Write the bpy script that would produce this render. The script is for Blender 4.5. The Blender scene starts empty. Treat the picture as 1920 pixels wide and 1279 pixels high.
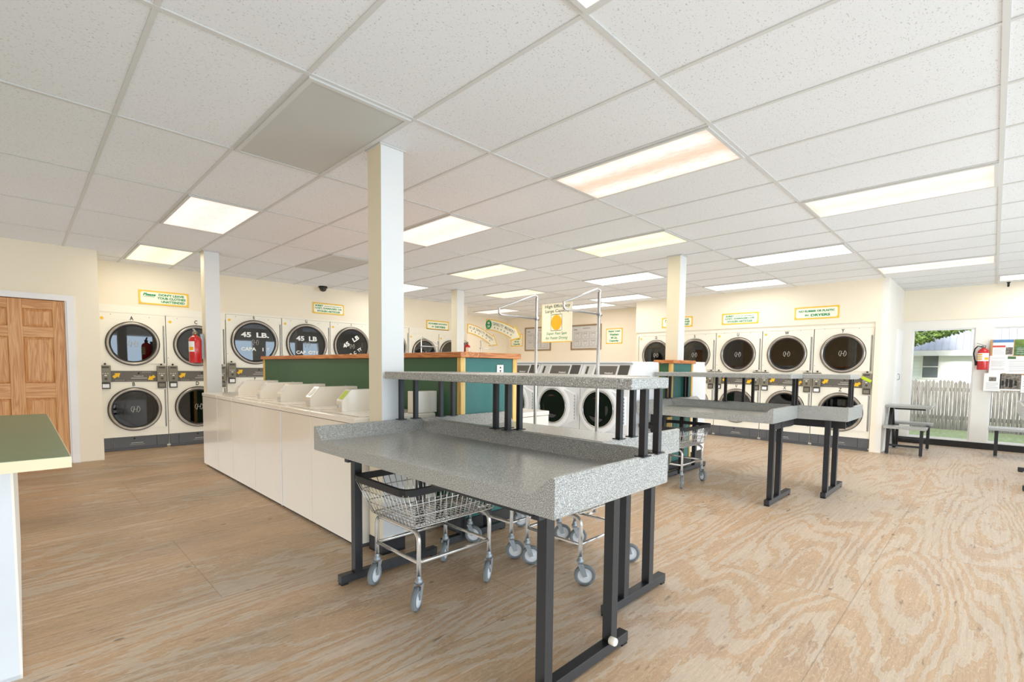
import bpy, bmesh, math, random
from math import pi, sin, cos, radians, sqrt, atan2
from mathutils import Vector, Matrix
random.seed(7)
scene = bpy.context.scene
COL = scene.collection
W = 0.6096
CEIL = 2.707

# ------------------------------------------------------------------ materials
MATS = {}
def new_mat(name):
    m = bpy.data.materials.new(name); m.use_nodes = True
    nt = m.node_tree
    b = nt.nodes['Principled BSDF']
    return m, nt, b
def L(nt, a, b): nt.links.new(a, b)
def srgb(r, g, b):
    f = lambda c: (c/255/12.92) if c/255 <= .04045 else ((c/255+.055)/1.055)**2.4
    return (f(r), f(g), f(b), 1)
def mat(name, rgb, rough=.5, metal=0., spec=.5, vary=.04, scale=6., bump=0., coat=0., stretch=None):
    """plain surface with a little procedural variation in tone"""
    if name in MATS: return MATS[name]
    m, nt, b = new_mat(name)
    c = srgb(*rgb)
    tc = nt.nodes.new('ShaderNodeTexCoord'); n = nt.nodes.new('ShaderNodeTexNoise')
    n.inputs['Scale'].default_value = scale; n.inputs['Detail'].default_value = 4
    if stretch:
        mp = nt.nodes.new('ShaderNodeMapping'); mp.inputs['Scale'].default_value = stretch
        L(nt, tc.outputs['Object'], mp.inputs['Vector']); L(nt, mp.outputs['Vector'], n.inputs['Vector'])
    else: L(nt, tc.outputs['Object'], n.inputs['Vector'])
    r = nt.nodes.new('ShaderNodeValToRGB')
    r.color_ramp.elements[0].position = .3; r.color_ramp.elements[1].position = .7
    r.color_ramp.elements[0].color = (c[0]*(1-vary), c[1]*(1-vary), c[2]*(1-vary), 1)
    r.color_ramp.elements[1].color = (min(1, c[0]*(1+vary)), min(1, c[1]*(1+vary)), min(1, c[2]*(1+vary)), 1)
    L(nt, n.outputs['Fac'], r.inputs['Fac']); L(nt, r.outputs['Color'], b.inputs['Base Color'])
    b.inputs['Roughness'].default_value = rough; b.inputs['Metallic'].default_value = metal
    b.inputs['Specular IOR Level'].default_value = spec
    if coat: b.inputs['Coat Weight'].default_value = coat; b.inputs['Coat Roughness'].default_value = .05
    if bump:
        bp = nt.nodes.new('ShaderNodeBump'); bp.inputs['Strength'].default_value = bump; bp.inputs['Distance'].default_value = .01
        L(nt, n.outputs['Fac'], bp.inputs['Height']); L(nt, bp.outputs['Normal'], b.inputs['Normal'])
    MATS[name] = m
    return m
def math_node(nt, op, a=None, b=None, c=None):
    n = nt.nodes.new('ShaderNodeMath'); n.operation = op
    for i, v in enumerate((a, b, c)):
        if v is None: continue
        if isinstance(v, (int, float)): n.inputs[i].default_value = v
        else: L(nt, v, n.inputs[i])
    return n.outputs[0]
def mix_col(nt, fac, a, b, mode='MIX'):
    n = nt.nodes.new('ShaderNodeMix'); n.data_type = 'RGBA'; n.blend_type = mode
    if isinstance(fac, (int, float)): n.inputs[0].default_value = fac
    else: L(nt, fac, n.inputs[0])
    for i, v in ((6, a), (7, b)):
        if isinstance(v, tuple): n.inputs[i].default_value = v
        else: L(nt, v, n.inputs[i])
    return n.outputs[2]
def ramp(nt, src, stops):
    r = nt.nodes.new('ShaderNodeValToRGB'); e = r.color_ramp.elements
    while len(e) < len(stops): e.new(.5)
    for el, (p, c) in zip(e, stops):
        el.position = p; el.color = c if isinstance(c, tuple) else (c, c, c, 1)
    L(nt, src, r.inputs['Fac']); return r.outputs['Color']
def noise(nt, vec, scale, detail=3, rough=.5, dist=0.):
    n = nt.nodes.new('ShaderNodeTexNoise'); L(nt, vec, n.inputs['Vector'])
    n.inputs['Scale'].default_value = scale; n.inputs['Detail'].default_value = detail
    n.inputs['Roughness'].default_value = rough; n.inputs['Distortion'].default_value = dist
    return n.outputs['Fac']
def obj_vec(nt, scale=(1, 1, 1), loc=(0, 0, 0), kind='Object'):
    tc = nt.nodes.new('ShaderNodeTexCoord'); mp = nt.nodes.new('ShaderNodeMapping')
    mp.inputs['Scale'].default_value = scale; mp.inputs['Location'].default_value = loc
    L(nt, tc.outputs[kind], mp.inputs['Vector']); return mp.outputs['Vector']
def bump_to(nt, b, h, strength, dist):
    bp = nt.nodes.new('ShaderNodeBump'); bp.inputs['Strength'].default_value = strength; bp.inputs['Distance'].default_value = dist
    L(nt, h, bp.inputs['Height']); L(nt, bp.outputs['Normal'], b.inputs['Normal'])

def floor_mat():
    """worn plywood sheets, grain along world X, pale raised bands over tan wood"""
    m, nt, b = new_mat('plywood_floor')
    tc = nt.nodes.new('ShaderNodeTexCoord'); sp = nt.nodes.new('ShaderNodeSeparateXYZ'); L(nt, tc.outputs['Object'], sp.inputs[0])
    X, Y = sp.outputs[0], sp.outputs[1]
    row = math_node(nt, 'FLOOR', math_node(nt, 'DIVIDE', math_node(nt, 'ADD', Y, 12.92-1.22*.0+.0-.80), 1.22))     # rows start at y = .10 + k*1.22 (+.40)
    yy = math_node(nt, 'DIVIDE', math_node(nt, 'SUBTRACT', Y, .5-24.4), 1.22)
    row = math_node(nt, 'FLOOR', yy)
    xo = math_node(nt, 'MULTIPLY', math_node(nt, 'MODULO', row, 2.), 1.22)
    xx = math_node(nt, 'DIVIDE', math_node(nt, 'ADD', math_node(nt, 'SUBTRACT', X, .74-24.4), xo), 2.44)
    cell = math_node(nt, 'FLOOR', xx)
    cb = nt.nodes.new('ShaderNodeCombineXYZ'); L(nt, cell, cb.inputs[0]); L(nt, row, cb.inputs[1])
    wn = nt.nodes.new('ShaderNodeTexWhiteNoise'); wn.noise_dimensions = '3D'; L(nt, cb.outputs[0], wn.inputs['Vector'])
    # per-sheet offset of the grain field
    off = nt.nodes.new('ShaderNodeVectorMath'); off.operation = 'MULTIPLY_ADD'
    L(nt, wn.outputs['Color'], off.inputs[0]); off.inputs[1].default_value = (40, 40, 40); L(nt, tc.outputs['Object'], off.inputs[2])
    mp = nt.nodes.new('ShaderNodeMapping'); mp.inputs['Scale'].default_value = (.27, 1.7, 1); L(nt, off.outputs[0], mp.inputs['Vector'])
    v = mp.outputs['Vector']
    f1 = noise(nt, v, 1.0, 1.5, .45, .25)
    jit = noise(nt, obj_vec(nt, (6, 22, 1)), 1.6, 3, .6)
    fld = math_node(nt, 'ADD', f1, math_node(nt, 'MULTIPLY', jit, .055))
    band = math_node(nt, 'PINGPONG', math_node(nt, 'MULTIPLY', fld, 21.), .5)      # 0..0.5 contours
    fine = math_node(nt, 'PINGPONG', math_node(nt, 'MULTIPLY', fld, 88.), .5)
    wear = noise(nt, obj_vec(nt, (.5, .9, 1)), 1.1, 4, .6)
    # worn-away share varies over the room: more pale bands toward the windows (+x, -y)
    lean = math_node(nt, 'MULTIPLY', math_node(nt, 'SUBTRACT', X, math_node(nt, 'MULTIPLY', Y, .9)), .020)
    wearc = ramp(nt, noise(nt, obj_vec(nt, (.55, 1.3, 1), (2, 6, 0)), 1.3, 5, .62), [(.36, 0.), (.64, 1.)])
    thr = math_node(nt, 'SUBTRACT', .56, math_node(nt, 'MULTIPLY', wearc, .46))
    thr = math_node(nt, 'SUBTRACT', thr, lean)
    rag = math_node(nt, 'MULTIPLY', noise(nt, obj_vec(nt, (7, 24, 1)), 2.2, 5, .7), .22)
    val = math_node(nt, 'SUBTRACT', math_node(nt, 'ADD', band, rag), math_node(nt, 'ADD', thr, .10))
    pale = ramp(nt, math_node(nt, 'ADD', math_node(nt, 'MULTIPLY', val, 4.), .5), [(.36, 0.), (.64, 1.)])
    streak = noise(nt, obj_vec(nt, (1.8, 48, 1)), 1.2, 6, .72)
    big = noise(nt, obj_vec(nt, (.7, 1.5, 1), (3, 1, 0)), 1.2, 5, .6)
    tan_ = ramp(nt, streak, [(.25, srgb(150, 124, 98)), (.5, srgb(192, 164, 132)), (.75, srgb(216, 192, 160))])
    tan2 = ramp(nt, big, [(.3, srgb(184, 152, 130)), (.5, srgb(198, 160, 118)), (.7, srgb(162, 136, 114))])
    tan_ = mix_col(nt, .55, tan_, tan2)
    pl = ramp(nt, streak, [(.25, srgb(192, 174, 152)), (.75, srgb(216, 201, 182))])
    c = mix_col(nt, math_node(nt, 'MULTIPLY', pale, .66), tan_, pl)
    fl = ramp(nt, fine, [(.02, .0), (.16, 1.)])
    c = mix_col(nt, math_node(nt, 'MULTIPLY', math_node(nt, 'SUBTRACT', 1., fl), .38), c, srgb(222, 202, 176))
    # greyish dirt toward the left aisle
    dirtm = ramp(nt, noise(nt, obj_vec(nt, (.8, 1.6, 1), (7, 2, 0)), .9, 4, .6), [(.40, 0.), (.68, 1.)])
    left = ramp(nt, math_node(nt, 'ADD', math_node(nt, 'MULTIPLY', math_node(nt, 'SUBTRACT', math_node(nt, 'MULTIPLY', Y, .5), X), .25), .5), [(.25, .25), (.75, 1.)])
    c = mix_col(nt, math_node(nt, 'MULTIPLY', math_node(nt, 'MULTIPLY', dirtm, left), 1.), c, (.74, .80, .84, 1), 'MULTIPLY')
    # dark stains and nail heads
    st = ramp(nt, noise(nt, obj_vec(nt, (2.6, 13, 1), (1, 9, 0)), 1.5, 5, .62), [(.63, 0.), (.71, 1.)])
    c = mix_col(nt, math_node(nt, 'MULTIPLY', st, .6), c, srgb(92, 80, 70))
    grit = ramp(nt, noise(nt, obj_vec(nt, (16, 90, 1), (4, 4, 0)), 1., 4, .7), [(.60, 0.), (.72, 1.)])
    c = mix_col(nt, math_node(nt, 'MULTIPLY', grit, .34), c, srgb(100, 82, 68))
    fleck = ramp(nt, noise(nt, obj_vec(nt, (9, 34, 1), (8, 3, 0)), 1., 3, .6), [(.68, 0.), (.74, 1.)])
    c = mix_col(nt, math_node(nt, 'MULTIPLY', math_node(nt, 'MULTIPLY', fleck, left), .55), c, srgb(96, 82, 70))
    vo = nt.nodes.new('ShaderNodeTexVoronoi'); L(nt, obj_vec(nt, (3, 5.5, 0)), vo.inputs['Vector']); vo.inputs['Scale'].default_value = 1.0
    dots = ramp(nt, vo.outputs['Distance'], [(.045, 1.), (.075, 0.)])
    c = mix_col(nt, math_node(nt, 'MULTIPLY', dots, .6), c, srgb(80, 66, 56))
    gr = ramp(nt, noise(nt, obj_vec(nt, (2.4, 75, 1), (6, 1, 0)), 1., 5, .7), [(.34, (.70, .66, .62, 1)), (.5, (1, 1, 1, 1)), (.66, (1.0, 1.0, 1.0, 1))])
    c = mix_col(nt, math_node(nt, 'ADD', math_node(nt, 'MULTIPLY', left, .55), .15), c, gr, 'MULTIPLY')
    # seams
    fx = math_node(nt, 'FRACT', xx); fy = math_node(nt, 'FRACT', yy)
    ex = math_node(nt, 'MULTIPLY', math_node(nt, 'PINGPONG', fx, .5), 2.44); ey = math_node(nt, 'MULTIPLY', math_node(nt, 'PINGPONG', fy, .5), 1.22)
    e = math_node(nt, 'MINIMUM', ex, ey)
    seam = ramp(nt, e, [(.0012, 1.), (.0035, 0.)])
    c = mix_col(nt, math_node(nt, 'MULTIPLY', seam, .45), c, srgb(96, 76, 60))
    hs = nt.nodes.new('ShaderNodeHueSaturation'); hs.inputs['Saturation'].default_value = .95; hs.inputs['Hue'].default_value = .498; hs.inputs['Value'].default_value = 1.0
    L(nt, c, hs.inputs['Color']); c = hs.outputs['Color']
    L(nt, c, b.inputs['Base Color'])
    rr = math_node(nt, 'ADD', math_node(nt, 'MULTIPLY', wear, .22), .36); L(nt, rr, b.inputs['Roughness'])
    b.inputs['Specular IOR Level'].default_value = .4
    h = math_node(nt, 'ADD', math_node(nt, 'MULTIPLY', pale, .5), math_node(nt, 'MULTIPLY', streak, .5))
    bump_to(nt, b, h, .18, .004)
    return m
def tile_mat():
    m, nt, b = new_mat('ceiling_tile')
    v = obj_vec(nt, (1, 1, 1))
    n1 = noise(nt, obj_vec(nt, (88, 140, 1)), 1., 2, .5)
    pits = ramp(nt, n1, [(.31, 1.), (.37, 0.)])
    n2 = noise(nt, obj_vec(nt, (330, 330, 1)), 1., 1, .5)
    pin = ramp(nt, n2, [(.30, 1.), (.36, 0.)])
    base = ramp(nt, noise(nt, v, .35, 2), [(.3, srgb(221, 222, 222)), (.7, srgb(229, 230, 231))])
    c = mix_col(nt, math_node(nt, 'MULTIPLY', pits, .5), base, srgb(140, 134, 126))
    c = mix_col(nt, math_node(nt, 'MULTIPLY', pin, .22), c, srgb(150, 145, 138))
    L(nt, c, b.inputs['Base Color']); b.inputs['Roughness'].default_value = .95; b.inputs['Specular IOR Level'].default_value = .1
    return m
def laminate_mat(name, tone=1.0):
    m, nt, b = new_mat(name)
    n1 = noise(nt, obj_vec(nt), 300, 2, .7); n2 = noise(nt, obj_vec(nt, (1, 1, 1), (5, 3, 8)), 320, 2, .6)
    k = lambda r, g, bb: srgb(r*tone, g*tone, bb*tone)
    c = ramp(nt, n1, [(.32, k(66, 66, 64)), (.44, k(124, 124, 120)), (.56, k(148, 148, 144)), (.68, k(212, 212, 208))])
    br = ramp(nt, n2, [(.60, 0.), (.70, 1.)])
    c = mix_col(nt, math_node(nt, 'MULTIPLY', br, .4), c, k(120, 104, 88))
    L(nt, c, b.inputs['Base Color']); b.inputs['Roughness'].default_value = .30; b.inputs['Specular IOR Level'].default_value = .5
    return m
def wood_mat(name, c0, c1, c2, axis=2, scale=1., rough=.42):
    m, nt, b = new_mat(name)
    s = [16*scale]*3; s[axis] = .9*scale
    v = obj_vec(nt, tuple(s))
    f = noise(nt, v, 1.0, 3, .55, .6)
    g = math_node(nt, 'PINGPONG', math_node(nt, 'MULTIPLY', f, 7.), .5)
    c = ramp(nt, g, [(.02, srgb(*c0)), (.25, srgb(*c1)), (.48, srgb(*c2))])
    s2 = [90*scale]*3; s2[axis] = 2*scale
    st = noise(nt, obj_vec(nt, tuple(s2)), 1., 3, .6)
    c = mix_col(nt, math_node(nt, 'MULTIPLY', st, .35), c, srgb(*c0))
    L(nt, c, b.inputs['Base Color']); b.inputs['Roughness'].default_value = rough
    return m
def diffuser_mat(name, edge, mid, dirt, strength, soil=.0):
    """lit prismatic cover: two bright tubes showing through, soiled middle"""
    m, nt, b = new_mat(name)
    tc = nt.nodes.new('ShaderNodeTexCoord'); sp = nt.nodes.new('ShaderNodeSeparateXYZ'); L(nt, tc.outputs['Object'], sp.inputs[0])
    ax = math_node(nt, 'ABSOLUTE', sp.outputs[0]); ay = math_node(nt, 'ABSOLUTE', sp.outputs[1])
    t = ramp(nt, ax, [(.03, 0.), (.16, 1.), (.21, 1.), (.29, .35)])
    endf = ramp(nt, ay, [(.50, 1.), (.585, .55)])
    c = mix_col(nt, t, srgb(*mid), srgb(*edge))
    sn = ramp(nt, noise(nt, obj_vec(nt, (9, 3, 1)), 3., 5, .7), [(.42, 0.), (.65, 1.)])
    c = mix_col(nt, math_node(nt, 'MULTIPLY', sn, soil), c, srgb(*dirt))
    c = mix_col(nt, endf, srgb(*dirt), c)
    L(nt, c, b.inputs['Emission Color']); b.inputs['Emission Strength'].default_value = strength
    b.inputs['Base Color'].default_value = (.06, .06, .06, 1); b.inputs['Roughness'].default_value = .6
    return m
def glass_door_mat():
    m, nt, b = new_mat('dark_door_glass')
    nt.nodes.remove(b); out = nt.nodes['Material Output']
    tr = nt.nodes.new('ShaderNodeBsdfTransparent'); gl = nt.nodes.new('ShaderNodeBsdfGlossy')
    n = noise(nt, obj_vec(nt), 3., 2)
    c = ramp(nt, n, [(.3, (.30, .30, .29, 1)), (.7, (.36, .36, .35, 1))]); L(nt, c, tr.inputs[0])
    gl.inputs['Color'].default_value = (.95, .97, 1, 1); gl.inputs['Roughness'].default_value = .015
    fr = nt.nodes.new('ShaderNodeFresnel'); fr.inputs[0].default_value = 1.9
    fac = math_node(nt, 'ADD', math_node(nt, 'MULTIPLY', fr.outputs[0], .7), .01)
    mx = nt.nodes.new('ShaderNodeMixShader'); L(nt, fac, mx.inputs[0]); L(nt, tr.outputs[0], mx.inputs[1]); L(nt, gl.outputs[0], mx.inputs[2])
    L(nt, mx.outputs[0], out.inputs['Surface'])
    return m
def window_glass_mat():
    m, nt, b = new_mat('clear_window_glass')
    nt.nodes.remove(b); out = nt.nodes['Material Output']
    tr = nt.nodes.new('ShaderNodeBsdfTransparent'); gl = nt.nodes.new('ShaderNodeBsdfGlossy'); gl.inputs['Roughness'].default_value = .01
    n = noise(nt, obj_vec(nt), 2., 2)
    L(nt, ramp(nt, n, [(.3, (.97, .985, .98, 1)), (.7, (.985, .99, .985, 1))]), tr.inputs[0])
    fr = nt.nodes.new('ShaderNodeFresnel'); fr.inputs[0].default_value = 1.3
    mx = nt.nodes.new('ShaderNodeMixShader'); L(nt, fr.outputs[0], mx.inputs[0]); L(nt, tr.outputs[0], mx.inputs[1]); L(nt, gl.outputs[0], mx.inputs[2])
    L(nt, mx.outputs[0], out.inputs['Surface'])
    return m
def siding_mat():
    m, nt, b = new_mat('white_clapboard')
    tc = nt.nodes.new('ShaderNodeTexCoord'); sp = nt.nodes.new('ShaderNodeSeparateXYZ'); L(nt, tc.outputs['Object'], sp.inputs[0])
    f = math_node(nt, 'FRACT', math_node(nt, 'MULTIPLY', sp.outputs[2], 9.))
    c = ramp(nt, f, [(.0, srgb(206, 210, 216)), (.08, srgb(246, 248, 250)), (1., srgb(238, 241, 245))])
    L(nt, c, b.inputs['Base Color']); b.inputs['Roughness'].default_value = .7
    return m
def fence_mat():
    m, nt, b = new_mat('weathered_grey_picket')
    n = noise(nt, obj_vec(nt, (1, 14, 1.2)), 2., 4, .6)
    c = ramp(nt, n, [(.3, srgb(98, 92, 88)), (.5, srgb(130, 124, 119)), (.7, srgb(160, 153, 147))])
    L(nt, c, b.inputs['Base Color']); b.inputs['Roughness'].default_value = .9
    return m

M = dict(
    floor=floor_mat(), tile=tile_mat(), lam=laminate_mat('grey_speckled_laminate', 1.15),
    wall=mat('cream_wall_paint', (240, 229, 208), .75, vary=.02, scale=1.5, spec=.3),
    warmwall=mat('warm_bounce_wall', (236, 200, 150), .75, vary=.03, scale=1.5),  # tan of the unseen rear wall, put in to bounce warm light
    wallw=mat('offwhite_wall_paint', (236, 231, 222), .7, vary=.02, scale=1.5, spec=.3),
    trim=mat('white_trim_paint', (238, 236, 234), .5, vary=.015),
    colside=mat('cream_column_side', (232, 222, 196), .5, vary=.02, scale=2.),  # cream of the side boards, with warm side light put into the colour
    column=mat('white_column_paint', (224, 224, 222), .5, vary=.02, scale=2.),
    grid=mat('ceiling_grid_metal', (204, 203, 199), .5, vary=.01),
    black=mat('black_powder_coat', (27, 28, 31), .42, vary=.12, scale=20),
    rubber=mat('black_rubber', (24, 23, 23), .6, vary=.1),
    base=mat('dark_vinyl_base', (30, 27, 26), .5, vary=.15),
    white=mat('white_enamel', (242, 233, 218), .18, vary=.012, scale=3, coat=.3),
    dryer=mat('cream_enamel_panel', (240, 234, 218), .30, vary=.015, scale=3),
    flwhite=mat('bright_white_enamel', (236, 236, 236), .25, vary=.012),
    cbase=mat('pale_counter_base', (216, 220, 224), .5, vary=.02),
    flgrey=mat('pale_grey_enamel', (206, 204, 200), .3, vary=.02),
    chrome=mat('chrome', (206, 203, 198), .24, 1., vary=.05, scale=30),
    steel=mat('brushed_steel_ring', (168, 160, 150), .28, 1., vary=.08, scale=18),
    satin=mat('satin_steel_tube', (206, 204, 202), .34, 1., vary=.03, scale=30),
    zinc=mat('zinc_caster', (150, 156, 160), .4, .7, vary=.1, scale=40),
    tyre=mat('grey_rubber_tyre', (112, 118, 120), .6, vary=.06),
    hub=mat('pale_wheel_hub', (206, 208, 210), .45, vary=.04),
    gasket=mat('black_gasket', (22, 20, 20), .5, vary=.1),
    drum=mat('dark_drum_steel', (92, 88, 82), .5, .2, vary=.2, scale=12),
    panel=mat('grey_brown_panel', (98, 92, 84), .45, vary=.05),
    coin=mat('olive_grey_coin_box', (128, 122, 106), .42, .15, vary=.07, scale=25),
    coind=mat('coin_slot_dark', (70, 66, 60), .5, vary=.1),
    kick=mat('slate_kick_panel', (86, 86, 88), .5, vary=.05),
    yellow=mat('yellow_sticker', (242, 190, 30), .5, vary=.03),
    lime=mat('lime_sticker', (190, 214, 40), .5, vary=.05),
    signy=mat('sign_yellow_border', (238, 194, 62), .5, vary=.03),
    signc=mat('sign_cream', (248, 243, 222), .5, vary=.015),
    green=mat('sign_green_ink', (28, 146, 92), .6, vary=.03),
    dkgreen=mat('dark_ink', (30, 60, 40), .6, vary=.03),
    ink=mat('black_ink', (28, 26, 24), .6, vary=.05),
    whiteink=mat('white_vinyl_lettering', (240, 240, 236), .5, vary=.01),
    faint=mat('faint_panel_lettering', (178, 174, 164), .5, vary=.03),
    pgreen=mat('green_partition_panel', (56, 100, 68), .38, vary=.03, scale=2),
    pteal=mat('teal_green_partition_end', (46, 112, 104), .42, vary=.03, scale=2),
    red=mat('extinguisher_red', (200, 30, 34), .25, vary=.04, coat=.4),
    brass=mat('brass_valve', (150, 130, 92), .3, .9, vary=.1),
    paper=mat('white_paper', (242, 240, 238), .7, vary=.015),
    cork=mat('cork_board', (196, 150, 98), .9, vary=.2, scale=90),
    frameb=mat('brown_picture_frame', (150, 124, 92), .5, vary=.08),
    counter=mat('green_counter_laminate', (112, 138, 100), .34, vary=.04, scale=3),
    counterw=mat('cream_counter_edge', (238, 222, 184), .45, vary=.03),
    duct=mat('grey_vent_panel', (190, 190, 184), .6, vary=.03, scale=2),
    bglass=mat('black_porthole_glass', (14, 13, 13), .06, vary=.2, coat=.5),
    grass=mat('lawn_grass', (178, 184, 128), .95, vary=.25, scale=14),
    leaf=mat('tree_leaves', (112, 136, 66), .8, vary=.45, scale=9),
    bark=mat('tree_bark', (100, 82, 62), .9, vary=.2),
    roof=mat('grey_metal_roof', (172, 172, 182), .6, .0, vary=.04),
    siding=siding_mat(), fence=fence_mat(),
    dglass=glass_door_mat(), wglass=window_glass_mat(),
    hpane=mat('house_window_pane', (108, 116, 124), .15, vary=.15, scale=2),
    door=wood_mat('honey_pine_door', (194, 132, 78), (214, 158, 100), (224, 174, 118), 2, .9),
    doorh=wood_mat('honey_pine_rail', (194, 132, 78), (214, 158, 100), (224, 174, 118), 0, .9),
    cap=wood_mat('orange_pine_cap', (176, 100, 48), (208, 132, 74), (222, 152, 92), 1, 1.),
    capx=wood_mat('orange_pine_cap_end', (176, 100, 48), (208, 132, 74), (222, 152, 92), 0, 1.),
    post=wood_mat('yellow_pine_trim', (220, 168, 84), (240, 200, 116), (246, 212, 134), 2, .8),
    photo=mat('printed_photo', (120, 112, 100), .4, vary=.8, scale=30),
    blue=mat('blue_print', (84, 130, 180), .5, vary=.1),
    redprint=mat('red_print', (206, 84, 74), .5, vary=.1),
    greenprint=mat('green_print', (74, 112, 66), .5, vary=.6, scale=30),
    sunny=mat('sunny_yellow_print', (244, 180, 28), .5, vary=.03),
)
M['lit_pink'] = diffuser_mat('lit_diffuser_pinkish', (255, 246, 240), (252, 236, 226), (238, 204, 178), 1.12, .35)
M['lit_soiled'] = diffuser_mat('lit_diffuser_soiled', (255, 248, 240), (226, 202, 178), (206, 172, 142), 1.22, .45)
M['lit_yellow'] = diffuser_mat('lit_diffuser_yellowed', (255, 248, 222), (255, 244, 204), (238, 212, 156), 1.15, .3)
M['lit_white'] = diffuser_mat('lit_diffuser_white', (255, 255, 252), (252, 248, 242), (236, 222, 206), 1.6, .1)

# ------------------------------------------------------------------ mesh builder
TXT = {}
def text_geo(s, bold):
    k = (s, bold)
    if k in TXT: return TXT[k]
    c = bpy.data.curves.new('t', 'FONT'); c.body = s; c.size = 1.; c.offset = bold; c.resolution_u = 3
    o = bpy.data.objects.new('t', c); COL.objects.link(o)
    bpy.context.view_layer.update()
    dg = bpy.context.evaluated_depsgraph_get()
    me = bpy.data.meshes.new_from_object(o.evaluated_get(dg))
    vs = [v.co.copy() for v in me.vertices]; fs = [tuple(p.vertices) for p in me.polygons]
    bpy.data.objects.remove(o); bpy.data.curves.remove(c); bpy.data.meshes.remove(me)
    if vs:
        x0 = min(v.x for v in vs); x1 = max(v.x for v in vs)
        y0 = min(v.y for v in vs); y1 = max(v.y for v in vs)
    else: x0 = x1 = y0 = y1 = 0
    TXT[k] = (vs, fs, x0, x1, y0, y1); return TXT[k]

class MB:
    def __init__(s): s.bm = bmesh.new()
    def box(s, x0, x1, y0, y1, z0, z1, b=0., seg=2, mi=0):
        x0, x1 = min(x0, x1), max(x0, x1); y0, y1 = min(y0, y1), max(y0, y1); z0, z1 = min(z0, z1), max(z0, z1)
        vs = [s.bm.verts.new((x, y, z)) for x in (x0, x1) for y in (y0, y1) for z in (z0, z1)]
        f = [(0, 1, 3, 2), (4, 6, 7, 5), (0, 4, 5, 1), (2, 3, 7, 6), (0, 2, 6, 4), (1, 5, 7, 3)]
        fs = [s.bm.faces.new([vs[i] for i in q]) for q in f]
        for q in fs: q.material_index = mi
        if b > 0:
            es = list({e for q in fs for e in q.edges})
            r = bmesh.ops.bevel(s.bm, geom=es, offset=b, segments=seg, profile=.5, affect='EDGES', clamp_overlap=True)
            for q in r['faces']: q.material_index = mi
        return s
    def prism(s, pts, axis, a0, a1, smooth=False):
        """polygon pts (2-D) extruded along axis from a0 to a1; pts are the other two coords in xyz order"""
        def mk(p, a):
            q = list(p); q.insert(axis, a); return s.bm.verts.new(q)
        A = [mk(p, a0) for p in pts]; B = [mk(p, a1) for p in pts]
        n = len(pts)
        for i in range(n):
            f = s.bm.faces.new((A[i], A[(i+1) % n], B[(i+1) % n], B[i])); f.smooth = smooth
        s.bm.faces.new(A[::-1]); s.bm.faces.new(B); return s
    def bar(s, p, q, w, h=None, up=(0, 0, 1)):
        """square bar from p to q"""
        h = h or w; p = Vector(p); q = Vector(q); d = (q-p).normalized(); u = Vector(up)
        if abs(d.dot(u)) > .95: u = Vector((1, 0, 0))
        a = d.cross(u).normalized(); c = a.cross(d)
        v = [s.bm.verts.new(e + a*i*w/2 + c*j*h/2) for e in (p, q) for i, j in ((-1, -1), (1, -1), (1, 1), (-1, 1))]
        for k in range(4): s.bm.faces.new((v[k], v[(k+1) % 4], v[4+(k+1) % 4], v[4+k]))
        s.bm.faces.new(v[3::-1]); s.bm.faces.new(v[4:]); return s
    def tube(s, pts, r, n=8, closed=False):
        pts = [Vector(p) for p in pts]; rings = []
        m = len(pts); prev = None
        for i, p in enumerate(pts):
            if closed: d = (pts[(i+1) % m]-pts[i-1]).normalized()
            elif i == 0: d = (pts[1]-p).normalized()
            elif i == m-1: d = (p-pts[-2]).normalized()
            else: d = ((pts[i+1]-p).normalized()+(p-pts[i-1]).normalized()).normalized()
            if prev is None:
                u = Vector((0, 0, 1)) if abs(d.z) < .9 else Vector((1, 0, 0))
                a = d.cross(u).normalized()
            else: a = (prev - d*prev.dot(d)).normalized()
            prev = a; c = d.cross(a)
            rings.append([s.bm.verts.new(p + (a*cos(2*pi*k/n)+c*sin(2*pi*k/n))*r) for k in range(n)])
        for i in range(m if closed else m-1):
            A, B = rings[i], rings[(i+1) % m]
            for k in range(n):
                f = s.bm.faces.new((A[k], A[(k+1) % n], B[(k+1) % n], B[k])); f.smooth = True
        if not closed:
            s.bm.faces.new(rings[0][::-1]); s.bm.faces.new(rings[-1])
        return s
    def lathe(s, prof, c=(0, 0, 0), axis='z', n=40, close=False, smooth=True, sx=1.):
        """prof: (radius, height) pairs revolved about the axis through c"""
        c = Vector(c); rings = []
        def pt(r, h, a):
            if axis == 'z': return c + Vector((r*cos(a), r*sin(a), h))
            if axis == 'y': return c + Vector((r*cos(a), h, r*sin(a)))
            return c + Vector((h, r*cos(a), r*sin(a)))
        for r, h in prof:
            if r < 1e-6: rings.append([s.bm.verts.new(pt(0, h, 0))])
            else: rings.append([s.bm.verts.new(pt(r, h, 2*pi*k/n)) for k in range(n)])
        for A, B in zip(rings, rings[1:] + ([rings[0]] if close else [])):
            for k in range(n):
                a0, a1, b0, b1 = A[k % len(A)], A[(k+1) % len(A)], B[k % len(B)], B[(k+1) % len(B)]
                q = [a0, a1, b1, b0]; q2 = []
                for v in q:
                    if v not in q2: q2.append(v)
                if len(q2) > 2:
                    f = s.bm.faces.new(q2); f.smooth = smooth
        return s
    def sphere(s, c, r, n=12, sc=(1, 1, 1)):
        mt = Matrix.Translation(c) @ Matrix.Diagonal((r*sc[0], r*sc[1], r*sc[2], 1))
        g = bmesh.ops.create_uvsphere(s.bm, u_segments=n, v_segments=max(6, n//2), radius=1., matrix=mt)
        for v in g['verts']:
            for f in v.link_faces: f.smooth = True
        return s
    def poly(s, pts):
        s.bm.faces.new([s.bm.verts.new(p) for p in pts]); return s
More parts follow.
